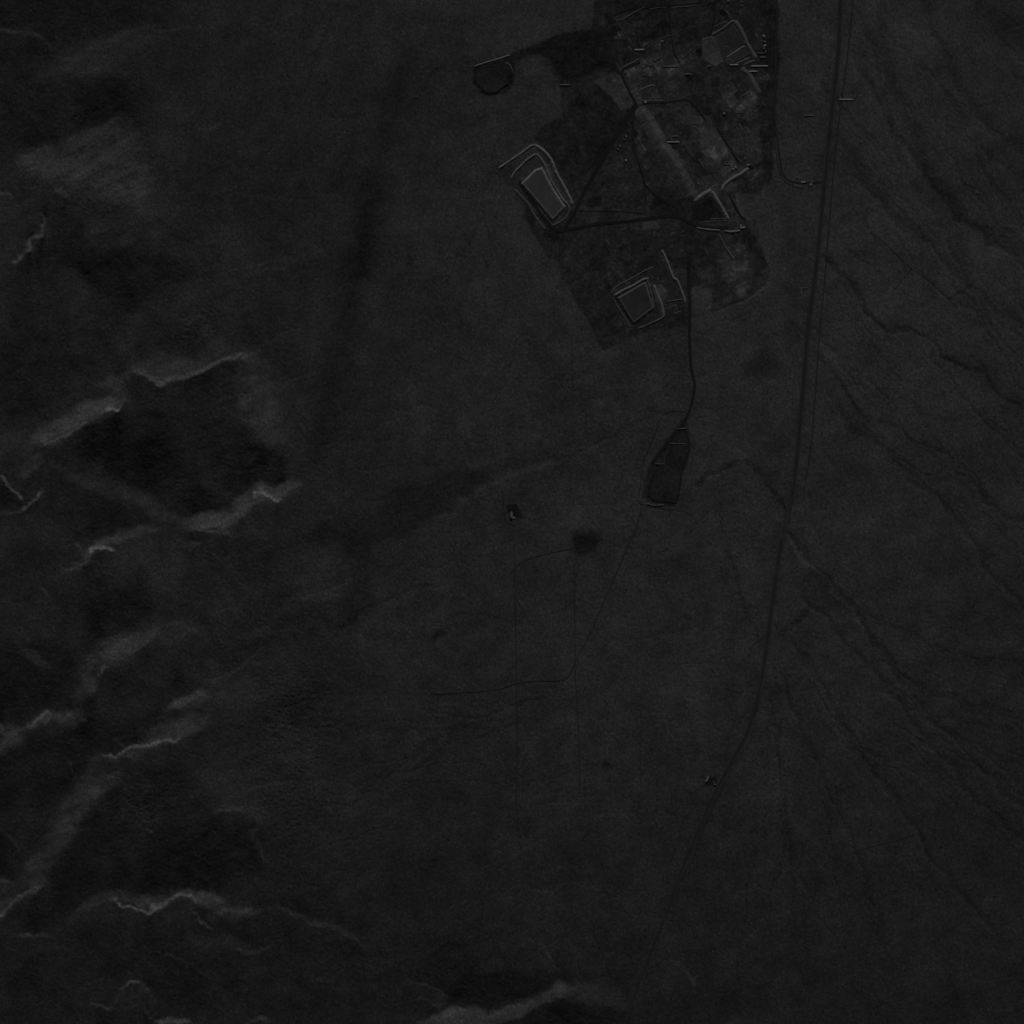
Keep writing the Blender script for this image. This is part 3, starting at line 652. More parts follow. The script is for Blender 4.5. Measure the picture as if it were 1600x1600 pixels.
def strip(name, pts, width, mat, lift=0.5, step=1.5, wob=0.0, parent=None):
    """a road or track draped over the ground"""
    P = resample(pts, step); Nn = normals(P)
    r = np.random.default_rng(abs(hash(len(P) * 31 + int(P[0][0]))) % 9999)
    w = width * (1 + wob * np.convolve(r.standard_normal(len(P) + 8), np.ones(9) / 9, 'valid'))
    offs = [-0.5, -0.25, 0, 0.25, 0.5]
    V, F = [], []
    for i in range(len(P)):
        ring = [P[i] + Nn[i] * o * w[i] for o in offs]
        zs = height([q[0] for q in ring], [q[1] for q in ring])
        zt = float(max(zs))
        for q, o in zip(ring, offs):
            x, y = wpos(*q); V.append((x, y, zt + lift - (0.12 if abs(o) == 0.5 else 0.0)))
    n = len(offs)
    zc = np.array([V[i * n][2] for i in range(len(P))])       # graded: bumps in the ground are cut and filled
    pad = np.pad(zc, 4, mode='edge')
    zm = np.max(np.stack([pad[k:k + len(zc)] for k in range(9)]), 0)
    zs_ = np.convolve(np.pad(zm, 3, mode='edge'), np.ones(7) / 7, 'valid')
    V = [(v[0], v[1], v[2] + max(zs_[i // n] - zc[i // n], 0.0)) for i, v in enumerate(V)]
    for i in range(len(P) - 1):
        for k in range(n - 1):
            F.append((i * n + k, i * n + k + 1, (i + 1) * n + k + 1, (i + 1) * n + k))
    return structure(link_mesh(name, V, F, mat, parent))

def sweep(name, pts, prof, mat, seed, parent=None, step=1.1, jag=0.12, taper=3.0):
    """an earth bank: profile of (offset in map pixels, height in metres) carried along a path, ends run out"""
    P = resample(pts, step); Nn = normals(P)
    d = np.concatenate([[0], np.cumsum(np.hypot(*(P[1:] - P[:-1]).T))])
    r = np.random.default_rng(seed)
    n = len(P); V, F = [], []
    nz = lambda k: np.convolve(r.standard_normal(n + k - 1), np.ones(k) / k, 'valid') * math.sqrt(k)
    hz = 1 + jag * nz(5); oz = 0.10 * nz(7)
    span = max(o for o, _ in prof) - min(o for o, _ in prof)
    fine_h = r.standard_normal((n, len(prof))) * jag * 0.35
    for i in range(n):
        t = min(d[i], d[-1] - d[i]); e = min(1.0, (t + 0.2) / taper); e = math.sqrt(max(e, 0.02))
        for k, (o, h) in enumerate(prof):
            q = P[i] + Nn[i] * (o * (0.55 + 0.45 * e) + oz[i] * span * 0.25)
            x, y = wpos(*q)
            hh = h * e * hz[i] + (h * fine_h[i, k] if h > 0.3 else 0.0)
            V.append((x, y, float(height(*q)) + (hh if h > 0.01 else -1.2)))
    m = len(prof)
    for i in range(n - 1):
        for k in range(m - 1):
            F.append((i * m + k, i * m + k + 1, (i + 1) * m + k + 1, (i + 1) * m + k))
    F.append(tuple(range(m))); F.append(tuple(range((n - 1) * m, n * m)))
    return link_mesh(name, V, F, mat, parent)

def berm_prof(w, h):
    return [(-w / 2 - 0.25, 0), (-w / 2, h * 0.06), (-w * 0.30, h * 0.52), (-w * 0.10, h * 0.95), (w * 0.10, h), (w * 0.30, h * 0.55), (w / 2, h * 0.06), (w / 2 + 0.25, 0)]

def offset_poly(P, d):
    P = [np.asarray(p, float) for p in P]; n = len(P)
    area = sum(P[i][0] * P[(i + 1) % n][1] - P[(i + 1) % n][0] * P[i][1] for i in range(n))
    s = 1.0 if area > 0 else -1.0
    out = []
    for i in range(n):
        a, b, c = P[i - 1], P[i], P[(i + 1) % n]
        u = (b - a) / np.hypot(*(b - a)); v = (c - b) / np.hypot(*(c - b))
        nu = np.array([u[1], -u[0]]) * s; nv = np.array([v[1], -v[0]]) * s
        m = nu + nv; m = m / max(m @ m, 0.35) * 2
        out.append(b + m * d)
    return out

def dense(P, step):
    out = []
    for i in range(len(P)):
        a, b = np.asarray(P[i], float), np.asarray(P[(i + 1) % len(P)], float)
        n = max(int(np.hypot(*(b - a)) / step), 1)
        out += [a + (b - a) * k / n for k in range(n)]
    return out

def plateau(name, poly, h, toe, side_mat, top_mat, seed, label, cat, group=None, sides="embankment", top="cover"):
    """a flat-topped cell: sloping embankment with a rim, and a slightly uneven cover"""
    r = np.random.default_rng(seed)
    cx = sum(p[0] for p in poly) / len(poly); cy = sum(p[1] for p in poly) / len(poly)
    zc = float(height(cx, cy))
    root = bpy.data.objects.new(name, None); COL.objects.link(root)
    x, y = wpos(cx, cy); root.location = (x, y, zc)
    tag(root, label, cat, group)
    step = 1.6
    crest = dense(poly, step); n = len(crest)
    def ring(d, hh, jag):
        q = dense(poly, step) if d == 0 else None
        if q is None:
            op = offset_poly(poly, d)
            q = []
            for i in range(len(poly)):
                a, b = np.asarray(poly[i], float), np.asarray(poly[(i + 1) % len(poly)], float)
                k = max(int(np.hypot(*(b - a)) / step), 1)
                A, B = op[i], op[(i + 1) % len(poly)]
                q += [A + (B - A) * t / k for t in range(k)]
        out = []
        for p in q:
            p = p + r.normal(0, jag, 2)
            X, Y = wpos(*p)
            g = float(height(*p))
            out.append((X - x, Y - y, (g - zc - 1.0) if hh is None else hh + r.normal(0, 0.10)))
        return out
    rings = [ring(toe, None, 0.3), ring(toe * 0.5, h * 0.52, 0.24), ring(0.0, h + 0.5, 0.2), ring(-0.8, h + 0.45, 0.06), ring(-1.6, h - 0.15, 0.0)]
    V = [v for rg in rings for v in rg]; F = []
    for a in range(len(rings) - 1):
        for i in range(n):
            j = (i + 1) % n
            F.append((a * n + i, a * n + j, (a + 1) * n + j, (a + 1) * n + i))
    link_mesh(sides, V, F, side_mat, root)
    inner = rings[-1]
    bm = bmesh.new()
    vs = [bm.verts.new((v[0], v[1], h - 0.1)) for v in inner]
    es = [bm.edges.new((vs[i], vs[(i + 1) % n])) for i in range(n)]
    bmesh.ops.triangle_fill(bm, edges=es, use_beauty=True)
    bmesh.ops.subdivide_edges(bm, edges=bm.edges[:], cuts=2, use_grid_fill=True)
    for v in bm.verts: v.co.z += r.normal(0, 0.05)
    bmesh.ops.recalc_face_normals(bm, faces=bm.faces)
    me = bpy.data.meshes.new(top); bm.to_mesh(me); bm.free()
    if me.polygons and me.polygons[0].normal.z < 0: me.flip_normals()
    me.materials.append(top_mat)
    o = bpy.data.objects.new(top, me); COL.objects.link(o); o.parent = root
    return root

# ------------------------------------------------------------------ the ground: one sheet out past the horizon
i0 = int((-100 - LO) / STEP); i1 = int((1700 - LO) / STEP)
inner = np.arange(i0, i1 + 1)
left = np.arange(0, i0, 8); right = np.arange(i1 + 8, N, 8)
idx = np.concatenate([left, inner, right])
far = np.array([80, 260, 600, 1300, 2600, 5200, 10000, 20000, 40000.0])
axis = np.concatenate([(LO - far)[::-1], ax[idx], ax[idx[-1]] + far])
gi = np.concatenate([np.zeros(len(far), int), idx, np.full(len(far), idx[-1])])
GZ = Z[np.ix_(gi, gi)]; GA = ALB[np.ix_(gi, gi)]
n = len(axis)
AX, AY = np.meshgrid((axis - 800.0) * PXM, (800.0 - axis) * PXM)
co = np.empty((n * n, 3), np.float32)
co[:, 0] = AX.ravel(); co[:, 1] = AY.ravel(); co[:, 2] = GZ.ravel()
q = np.arange(n * n, dtype=np.int32).reshape(n, n)
quads = np.stack([q[:-1, :-1], q[1:, :-1], q[1:, 1:], q[:-1, 1:]], -1).reshape(-1, 4)
me = bpy.data.meshes.new("ground")
me.vertices.add(n * n); me.vertices.foreach_set("co", co.ravel())
me.loops.add(quads.size); me.loops.foreach_set("vertex_index", quads.ravel())
me.polygons.add(len(quads))
me.polygons.foreach_set("loop_start", np.arange(0, quads.size, 4, dtype=np.int32))
me.polygons.foreach_set("use_smooth", np.ones(len(quads), bool))
me.update(calc_edges=True)
at = me.attributes.new("soil", 'FLOAT', 'POINT'); at.data.foreach_set("value", GA.astype(np.float32).ravel())
me.materials.append(M_GROUND)
ground = bpy.data.objects.new("ground", me); COL.objects.link(ground); structure(ground)

# ------------------------------------------------------------------ roads and tracks
MAIN = [(1316, -60), (1313, 0), (1310, 80), (1298, 190), (1285, 320), (1275, 420), (1262, 520), (1252, 640), (1240, 760), (1222, 840), (1207, 940), (1195, 1030), (1181, 1105), (1165, 1150), (1140, 1195), (1112, 1250), (1090, 1300), (1068, 1352), (1050, 1400)]
strip("road_shoulder", MAIN, 8.0, M_VERGE, 0.45, wob=0.18)
strip("road", MAIN, 3.6, M_ASPHALT, 0.62, wob=0.05)
strip("service_track", [(1070, 1350), (1056, 1388), (1042, 1424), (1026, 1466), (1008, 1510), (990, 1560), (972, 1620)], 3.0, M_ASPHALT, 0.4, wob=0.4)
strip("service_track", [(1338, -60), (1333, 0), (1325, 80), (1310, 195), (1297, 330), (1290, 420), (1280, 530), (1268, 690), (1256, 770)], 2.4, M_TRACK, 0.45, wob=0.25)
strip("service_track", [(1145, 1200), (1120, 1248), (1098, 1296), (1080, 1350)], 2.0, M_TRACK, 0.75, wob=0.25)
strip("access_road", [(1214, -60), (1214, 0), (1212, 100), (1210, 180), (1215, 220), (1219, 250), (1222, 270), (1231, 281), (1245, 285), (1262, 286), (1288, 284)], 3.0, M_ASPHALT, 0.62, wob=0.1)
strip("access_road", [(1208, -60), (1208, 0), (1206, 100), (1205, 170), (1211, 224), (1216, 262), (1224, 281), (1240, 291), (1256, 295)], 1.4, M_ASPHALT, 0.55, wob=0.2)
strip("haul_road", [(994, 162), (985, 176), (975, 190), (955, 225), (935, 260), (915, 295), (901, 325), (889, 346), (883, 358)], 5.6, M_HAUL, 0.62, wob=0.12)
strip("haul_road", [(812, 284), (820, 298), (834, 318), (848, 338), (860, 352), (870, 360), (880, 362), (892, 358), (930, 351), (985, 345), (1040, 338), (1062, 340), (1075, 347), (1090, 352.5), (1115, 355.5), (1138, 356)], 4.6, M_HAUL, 0.75, wob=0.12)
strip("haul_road", [(1000, 97), (987, 103), (975, 108), (971, 115), (977, 130), (985, 146), (994, 162)], 3.2, M_HAUL, 0.85, wob=0.12)
strip("haul_road", [(1002, 166), (1010, 172), (1018, 182), (1022, 190)], 3.4, M_HAUL, 0.65, wob=0.2)
strip("haul_road", [(1044, 10), (1047, 40), (1050, 65), (1053, 82), (1062, 98)], 2.2, M_HAUL, 0.62, wob=0.2)
strip("haul_road", [(958, 24), (985, 14), (1012, 12), (1045, 9), (1085, 6), (1122, 1), (1150, -40)], 2.8, M_HAUL, 0.72, wob=0.2)
strip("haul_road", [(996, 38), (995, 52), (997, 66), (1000, 76)], 2.2, M_HAUL, 0.62, wob=0.2)
strip("haul_road", [(987, 178), (989, 205), (990, 232), (998, 255), (1006, 282), (1008, 305), (1010, 318)], 2.4, M_HAUL, 0.62, wob=0.2)
strip("haul_road", [(1008, 288), (1018, 300), (1030, 310), (1046, 320)], 2.4, M_HAUL, 0.72, wob=0.2)
strip("haul_road", [(1004, 161), (1040, 160), (1068, 156), (1078, 158), (1092, 174), (1104, 190)], 2.6, M_HAUL, 0.55, wob=0.2)
strip("haul_road", [(1120, 199), (1132, 219), (1144, 238), (1156, 256)], 3.0, M_HAUL, 0.62, wob=0.1)
strip("haul_road", [(1122, -40), (1117, 18), (1113, 42), (1108, 56)], 2.8, M_HAUL, 0.82, wob=0.2)
strip("haul_road", [(1139, 303), (1148, 322), (1158, 338), (1165, 344)], 3.4, M_HAUL, 0.62, wob=0.2)
strip("haul_road", [(1058, 272), (1048, 258)], 2.4, M_HAUL, 0.62, wob=0.1)
strip("drain", [(1068, 226), (1074, 238), (1083, 248), (1094, 256), (1104, 268), (1112, 272), (1121, 284)], 2.0, M_LINER, 0.5, wob=0.4)
strip("entrance_road", [(1077, 400), (1076, 440), (1078, 480), (1077, 515), (1078, 545), (1080, 575), (1085, 598), (1084, 615), (1079, 636), (1073, 652), (1062, 668), (1045, 690), (1030, 708), (1019, 724)], 4.4, M_HAUL, 0.7, wob=0.16)
T = "dirt_track"
strip(T, [(1072, 644), (1051, 642), (1039, 646), (1030, 657), (1024, 676), (1014, 700), (1006, 719), (1001, 758), (998, 778), (1001, 787), (1025, 793), (1052, 797)], 1.5, M_TRACK, 0.45, wob=0.3)
strip(T, [(1003, 792), (994, 825), (980, 856), (962, 898), (940, 948), (922, 990), (905, 1022), (894, 1046), (888, 1057), (878, 1063), (840, 1064), (806, 1068), (775, 1078), (720, 1082), (668, 1085)], 1.8, M_TRACK, 0.42, wob=0.35)
strip(T, [(896, 857), (860, 864), (828, 872), (808, 884), (798, 896)], 1.6, M_TRACK, 0.42, wob=0.35)
strip(T, [(784, 765), (787, 790), (789, 812), (797, 818), (804, 822)], 1.4, M_ASPHALT, 0.42, wob=0.35)
strip(T, [(803, 850), (805, 930), (806, 1000), (807, 1070), (808, 1160), (807, 1240), (809, 1300)], 1.3, M_ASPHALT, 0.36, wob=0.35)
strip(T, [(893, 520), (894, 580), (896, 640)], 1.0, M_TRACK, 0.34, wob=0.35)
strip(T, [(898, 880), (898, 960), (899, 1050), (901, 1090), (904, 1140), (905, 1180), (906, 1240)], 1.2, M_ASPHALT, 0.34, wob=0.35)
strip(T, [(1010, 1050), (1003, 1090), (1002, 1130), (1001, 1190), (1002, 1240)], 1.1, M_TRACK, 0.32, wob=0.35)
strip(T, [(1358, 362), (1372, 371), (1385, 382), (1400, 397), (1424, 420), (1440, 430), (1458, 444), (1482, 467), (1496, 480)], 1.3, M_TRACK, 0.40, wob=0.3)
strip(T, [(1423, 421), (1412, 434), (1404, 446), (1397, 452)], 1.1, M_TRACK, 0.38, wob=0.3)
strip(T, [(1482, 468), (1496, 457), (1510, 450), (1520, 440)], 1.1, M_TRACK, 0.38, wob=0.3)
strip(T, [(905, 330), (960, 330), (1010, 334)], 1.5, M_HAUL, 0.4, wob=0.3)
strip(T, [(1345, 1328), (1372, 1320), (1400, 1314), (1428, 1304)], 1.0, M_TRACK, 0.34, wob=0.4)

# ------------------------------------------------------------------ cells, banks and heaps
plateau("waste_cell", [(817, 287), (837, 267), (846, 264), (863, 296), (881, 323), (864, 342)], 5.5, 3.2, M_PALE, M_COVER, 3,
        "flat-topped oblong waste cell with a pale cover, beside the dark haul road", "waste cell", "waste cells of the works")
plateau("waste_cell", [(967, 466), (1008, 442), (1020, 481), (990, 504)], 4.0, 2.4, M_MID, M_COVER2, 4,
        "squarish dark-topped waste cell in the southern corner of the works", "waste cell", "waste cells of the works")
plateau("waste_cell", [(1117, 60), (1147, 42), (1172, 84), (1136, 102), (1128, 88)], 1.0, 2.2, M_DULL, M_COVER2, 5,
        "dark open waste cell framed by banks near the huts in the north of the works", "waste cell", "waste cells of the works")
plateau("waste_cell", [(1098, 62), (1113, 58), (1128, 96), (1118, 104), (1100, 92)], 1.4, 3.0, M_BANK, M_BANK, 6,
        "small pale waste pad beside the dark cell with the banks", "waste pad", "waste cells of the works")
sb = sweep("spoil_bank", [(999, 168), (1006, 178), (1020, 202), (1034, 226), (1052, 252), (1068, 280), (1080, 302), (1086, 312)],
           [(-11, 0), (-10, 0.4), (-5, 3.6), (-1.0, 6.8), (1.0, 7.0), (5, 5.8), (9, 3.4), (13, 0.8), (14, 0)], M_BANK, 51, jag=0.035, taper=10)
tag(sb, "long broad spoil bank running down the middle of the works", "spoil bank")

PB = "pale banks of the works"
BERMS = [
 # points, width px, height m, material, label
 ([(779, 263), (800, 249), (816, 238), (829, 228), (837, 227)], 3.0, 2.8, M_PALE, "straight pale bank outermost to the northwest of the oblong pale cell"),
 ([(837, 227), (847, 234), (856, 243), (863, 254), (868, 268), (876, 283), (885, 299), (892, 314), (894, 320)], 5.4, 3.6, M_PALE, "broad pale bank curving round the outer northeast of the oblong pale cell"),
 ([(799, 280), (801, 274), (806, 267), (814, 259), (823, 250), (838, 240)], 3.0, 3.6, M_PALE, "inner pale bank with a curled end northwest of the oblong pale cell"),
 ([(838, 240), (846, 249), (852, 259), (855, 268), (863, 285), (871, 298), (879, 311), (888, 321), (891, 328)], 2.8, 2.6, M_PALE, "inner pale bank hugging the northeast side of the oblong pale cell"),
 ([(890, 328), (886, 338), (878, 345), (868, 351), (861, 352)], 2.8, 1.9, M_MID, "short grey bank rounding the southern tip of the oblong pale cell"),
 ([(804, 296), (814, 306), (825, 318), (833, 332), (842, 346), (852, 358)], 3.6, 1.4, M_MID, "low grey bank across the haul road, southwest of the oblong pale cell"),
 ([(955, 458), (958, 453), (966, 446), (985, 436), (1004, 425), (1021, 417)], 2.2, 1.7, M_MID, "thin grey outer bank north of the squarish dark-topped cell"),
 ([(960, 462), (975, 453), (990, 446), (1005, 437), (1014, 435)], 3.6, 3.2, M_PALE, "brightest straight bank on the north rim of the squarish dark-topped cell"),
 ([(1011, 437), (1015, 450), (1019, 465), (1022, 480)], 2.6, 2.0, M_MID, "grey bank on the east rim of the squarish dark-topped cell"),
 ([(957, 464), (966, 480), (976, 496), (986, 512)], 2.2, 1.5, M_MID, "thin bank along the southwest of the squarish dark-topped cell"),
 ([(998, 513), (1015, 506), (1030, 499), (1039, 493)], 2.4, 2.2, M_MID, "bank across the dark trench south of the squarish dark-topped cell"),
 ([(1022, 445), (1026, 458), (1031, 468), (1035, 480), (1037, 494)], 4.6, 2.5, M_PALE, "wide bending bank between the two southern cells"),
 ([(1034, 390), (1042, 408), (1048, 424), (1052, 434), (1058, 438), (1063, 450), (1068, 462), (1071, 473)], 3.8, 3.4, M_PALE, "long kinked bright bank beside the entrance road"),
 ([(1033, 406), (1043, 423), (1049, 440), (1050, 456)], 1.8, 1.0, M_DULL, "faint low bank inside the kinked bright bank"),
 ([(1042, 471), (1054, 469.5), (1067, 467)], 1.9, 1.6, M_MID, "short level bank closing the foot of the kinked bright bank"),
 ([(1042, 484), (1050, 479), (1056, 477), (1058, 485)], 1.9, 1.2, M_MID, "hook-shaped little bank south of the kinked bright bank"),
 ([(1052, 491), (1064, 486)], 1.9, 1.2, M_MID, "shortest straight bank next to the entrance road, below the hook-shaped one"),
 ([(1113, 54), (1130, 44), (1143, 34), (1149, 33)], 3.2, 2.6, M_MID, "straight bank on the northwest rim of the dark open cell"),
 ([(1149, 33), (1158, 48), (1166, 66), (1174, 80), (1181, 92)], 7.5, 3.6, M_MID, "broad grey bank on the northeast rim of the dark open cell"),
 ([(1114, 58), (1121, 72), (1127, 90)], 3.0, 1.8, M_MID, "short bank between the small pale pad and the dark open cell"),
 ([(1135, 90), (1148, 82), (1160, 74), (1165, 73)], 4.0, 2.4, M_PALE, "slanting thick bank inside the south end of the dark open cell"),
 ([(1131, 74), (1136, 73), (1141, 75)], 1.8, 1.4, M_MID, "tiny curved bank in the middle of the dark open cell"),
 ([(1152, 95), (1167, 87)], 1.6, 1.6, M_MID, "first of three thin parallel ridges by the long pale shed-shaped streaks, nearest the cell"),
 ([(1150, 100), (1158, 96), (1172, 90)], 1.7, 1.8, M_PALE, "middle of three thin parallel ridges by the long pale shed-shaped streaks"),
 ([(1163, 101), (1171, 97), (1180, 94)], 1.7, 1.8, M_PALE, "last of three thin parallel ridges by the long pale shed-shaped streaks, nearest the road"),
 ([(1130, 98), (1138, 92), (1149, 99)], 2.6, 1.6, M_MID, "chevron-shaped bank at the south corner of the dark open cell"),
 ([(1116, 42), (1125, 37), (1134, 33)], 1.6, 1.0, M_MID, "thin ridge just outside the northwest rim of the dark open cell"),
 ([(1132, 15), (1137, 20), (1141, 27)], 1.8, 1.2, M_MID, "stubby bank above the apex of the dark open cell"),
 ([(1158, 107), (1168, 115), (1178, 131), (1187, 147)], 9.0, 3.0, M_MID, "widest grey bank, tapering south of the pair of long pale shed-shaped streaks"),
 ([(1083, 314), (1090, 311), (1101, 303), (1112, 297)], 8.0, 3.8, M_PALE, "thick pale bank at the south end of the long spoil bank"),
 ([(1112, 299), (1119, 310), (1128, 325), (1138, 343)], 6.0, 3.6, M_PALE, "thick pale bank descending to the bright hauling kerb"),
 ([(1128, 299), (1131, 291), (1140, 282), (1154, 274), (1170, 263)], 6.0, 3.6, M_PALE, "curved pale bank reaching northeast toward the scrap heaps"),
 ([(1088, 355.5), (1098, 357.5), (1112, 359), (1125, 360)], 2.6, 3.0, M_PALE, "bright bank along the south edge of the haul road, western of the pair"),
 ([(1132, 360.5), (1140, 361.8), (1148, 361.6), (1157, 360.2)], 2.8, 3.2, M_PALE, "bright bank along the south edge of the haul road, eastern of the pair"),
 ([(1098, 347.5), (1115, 345.5), (1136, 345)], 1.4, 1.1, M_MID, "thin ridge along the north edge of the haul road"),
 ([(1110, 342), (1141, 341)], 1.6, 0.9, M_MID, "thin level ridge joining the foot of the thick pale bank"),
 ([(1124, 367), (1131, 382), (1139, 394), (1147, 406)], 2.8, 2.2, M_MID, "lone bank slanting south away from the pair of bright kerb banks"),
 ([(741, 103.5), (758, 98), (775, 93), (797, 86)], 2.6, 2.0, M_PALE, "straight bank on the north edge of the dark settling basin"),
 ([(790, 97), (797, 102), (802, 114)], 2.2, 1.5, M_MID, "small hooked bank at the east end of the dark settling basin"),
 ([(973, 105.5), (985, 99.5), (999, 92)], 2.0, 1.8, M_MID, "short straight bank above the bend of the northwest haul road"),
 ([(998, 142), (1008, 137), (1018, 133), (1024, 134)], 1.5, 1.4, M_PALE, "thin bent bank east of the pale square pad"),
 ([(996, 153.5), (1004, 157.5), (1020, 157), (1038, 157.5)], 1.4, 1.2, M_MID, "thin level bank on the north side of the central junction"),
 ([(962, 32), (972, 30), (985, 23), (1006, 11)], 1.7, 1.3, M_MID, "thin slanting bank at the northwest corner of the works"),
 ([(956, 16), (958, 26), (966, 38), (976, 52), (984, 66), (991, 76)], 1.8, 1.2, M_DULL, "dull winding bank down the western edge of the northern works"),
 ([(1014, 14.5), (1030, 11.8), (1043, 11.5)], 1.5, 1.2, M_MID, "thin bank along the northernmost haul road, western half"),
 ([(1049, 11.8), (1080, 9), (1108, 5.5)], 1.5, 1.2, M_MID, "thin bank along the northernmost haul road, eastern half"),
 ([(1010, 77), (1017, 70), (1026, 66), (1042, 57), (1056, 54)], 2.0, 1.2, M_DULL, "dull ragged bank crossing the north of the works above the parked trucks"),
 ([(1066, 92), (1078, 82), (1090, 70)], 1.8, 1.3, M_DULL, "dull slanting bank west of the small pale pad"),
 ([(1064, 203), (1074, 195), (1092, 193)], 1.6, 1.2, M_DULL, "curved dull ridge in the centre of the works"),
 ([(1046, 277), (1055, 284), (1063, 294)], 1.5, 1.2, M_MID, "thin ridge on the back of the long spoil bank"),
 ([(1109, 295.5), (1115, 291), (1122, 288)], 1.4, 1.3, M_PALE, "thin bright ridge above the thick pale bank"),
 ([(1092, 249), (1101, 264)], 1.7, 1.3, M_MID, "short ridge beside the winding drain"),
 ([(1136, 232), (1141, 241), (1146, 250)], 2.4, 1.5, M_MID, "stubby bank beside the southeast haul road"),
 ([(1057, 670), (1066, 670), (1074, 668.5)], 1.5, 2.6, M_MID, "upper thin ridge across the long evaporation pond"),
 ([(1046, 693.5), (1060, 693), (1073, 693.5)], 1.4, 2.4, M_MID, "ragged middle ridge across the long evaporation pond"),
 ([(1023, 725), (1037, 724.5), (1038.5, 715)], 1.5, 2.4, M_MID, "hooked ridge on the west side of the long evaporation pond"),
 ([(1009, 786), (1020, 789.5), (1038, 789)], 1.6, 2.6, M_MID, "curved bank closing the south end of the long evaporation pond"),
 ([(1011, 175), (1016, 186)], 1.5, 1.2, M_MID, "short bank just southeast of the central junction"),
 ([(1184, 106), (1192, 112), (1199, 118)], 2.2, 1.2, M_DULL, "dull bank between the long shed-shaped streaks and the access road"),
 ([(1154, 193), (1160, 203)], 2.6, 1.6, M_MID, "isolated stubby bank in the east of the works"),
 ([(1156, 152), (1168, 146), (1174, 141)], 1.5, 1.2, M_MID, "thin ridge south of the widest grey bank"),
]
for k, (pts, w, h, m, lab) in enumerate(BERMS):
    tag(sweep("earth_bank", pts, berm_prof(w, h), m, 100 + k), lab, "earth bank", PB)

def heap(x, y, rx, ry, h, ang, mat, seed, label):
    r = np.random.default_rng(seed); V, F = [], []
    nr, na = 5, 18
    ca, sa = math.cos(ang), math.sin(ang)
    for i in range(nr + 1):
        t = i / nr
        for k in range(na):
            a = 2 * math.pi * k / na
            rr = (1 - t) * (1 + 0.16 * math.sin(2 * a + seed) + 0.12 * math.sin(5 * a + seed * 2))
            u, v = rx * rr * math.cos(a), ry * rr * math.sin(a)
            px, py = x + u * ca - v * sa, y + u * sa + v * ca
            X, Y = wpos(px, py)
            z = float(height(px, py)) + (-0.8 if i == 0 else h * (1 - (1 - t) ** 1.5) + r.normal(0, h * 0.06))
            V.append((X, Y, z))
    for i in range(nr):
        for k in range(na):
            j = (k + 1) % na
            F.append((i * na + k, i * na + j, (i + 1) * na + j, (i + 1) * na + k))
    F.append(tuple(range(nr * na, (nr + 1) * na)))
    o = link_mesh("spoil_heap", V, F, mat, None)
    tag(o, label, "spoil heap", "heaps of tipped spoil")
for a in [(1034, 65, 3.2, 2.2, 3.2, -.4, M_PALE, 1, "pale tipped heap northeast of the parked trucks"),
          (1006, 117, 3.6, 1.8, 2.4, -.3, M_MID, 2, "largest tipped heap beside the bend of the haul road"),
          (1004, 124, 3.0, 1.4, 2.0, -.5, M_MID, 3, "flat tipped heap south of the largest one by the haul road bend"),
          (978, 113, 1.8, 5.0, 2.0, -.5, M_MID, 4, "elongated heap on the inner side of the haul road bend"),
          (996, 148, 3.2, 3.0, 1.8, 0, M_MID, 5, "low heap north of the central junction"),
          (1091, 287, 2.6, 2.0, 2.2, .3, M_MID, 6, "round heap between the spoil bank and the winding drain"),
          (1156, 196, 3.2, 1.8, 2.2, .9, M_MID, 7, "oblong heap in the east of the works, upper"),
          (1166, 268, 3.0, 2.2, 2.6, -.5, M_PALE, 8, "pale heap at the tip of the curved pale bank"),
          (1086, 300, 3.4, 2.4, 2.2, .8, M_MID, 9, "heap on the end of the long spoil bank"),
          (1110, 152, 3.0, 2.0, 1.8, .4, M_DULL, 10, "dull heap in the dark strip north of the centre"),
          (1062, 172, 3.6, 2.2, 1.8, -.5, M_DULL, 11, "dull wide heap in the centre of the works"),
          (1048, 176, 2.2, 2.0, 1.6, .2, M_DULL, 12, "dull small heap in the centre of the works"),
          (1143, 82, 2.0, 1.6, 1.6, .2, M_MID, 13, "small heap on the floor of the dark open cell"),
          (1180, 174, 3.0, 1.6, 1.8, -.4, M_MID, 14, "heap nearest the access road in the east of the works"),
          (1158, 176, 3.6, 1.6, 1.8, -.1, M_MID, 15, "level oblong heap in the east of the works"),
          (1034, 440, 2.4, 1.8, 1.4, .3, M_MID, 16, "low heap inside the kinked bright bank"),
          (1028, 436, 1.8, 1.6, 1.2, .3, M_MID, 17, "lowest heap beside the bending bank between southern cells"),
          (1146, 396, 4.0, 2.0, 1.6, .9, M_DULL, 18, "dull heap at the foot of the lone slanting bank")]:
    heap(*a)

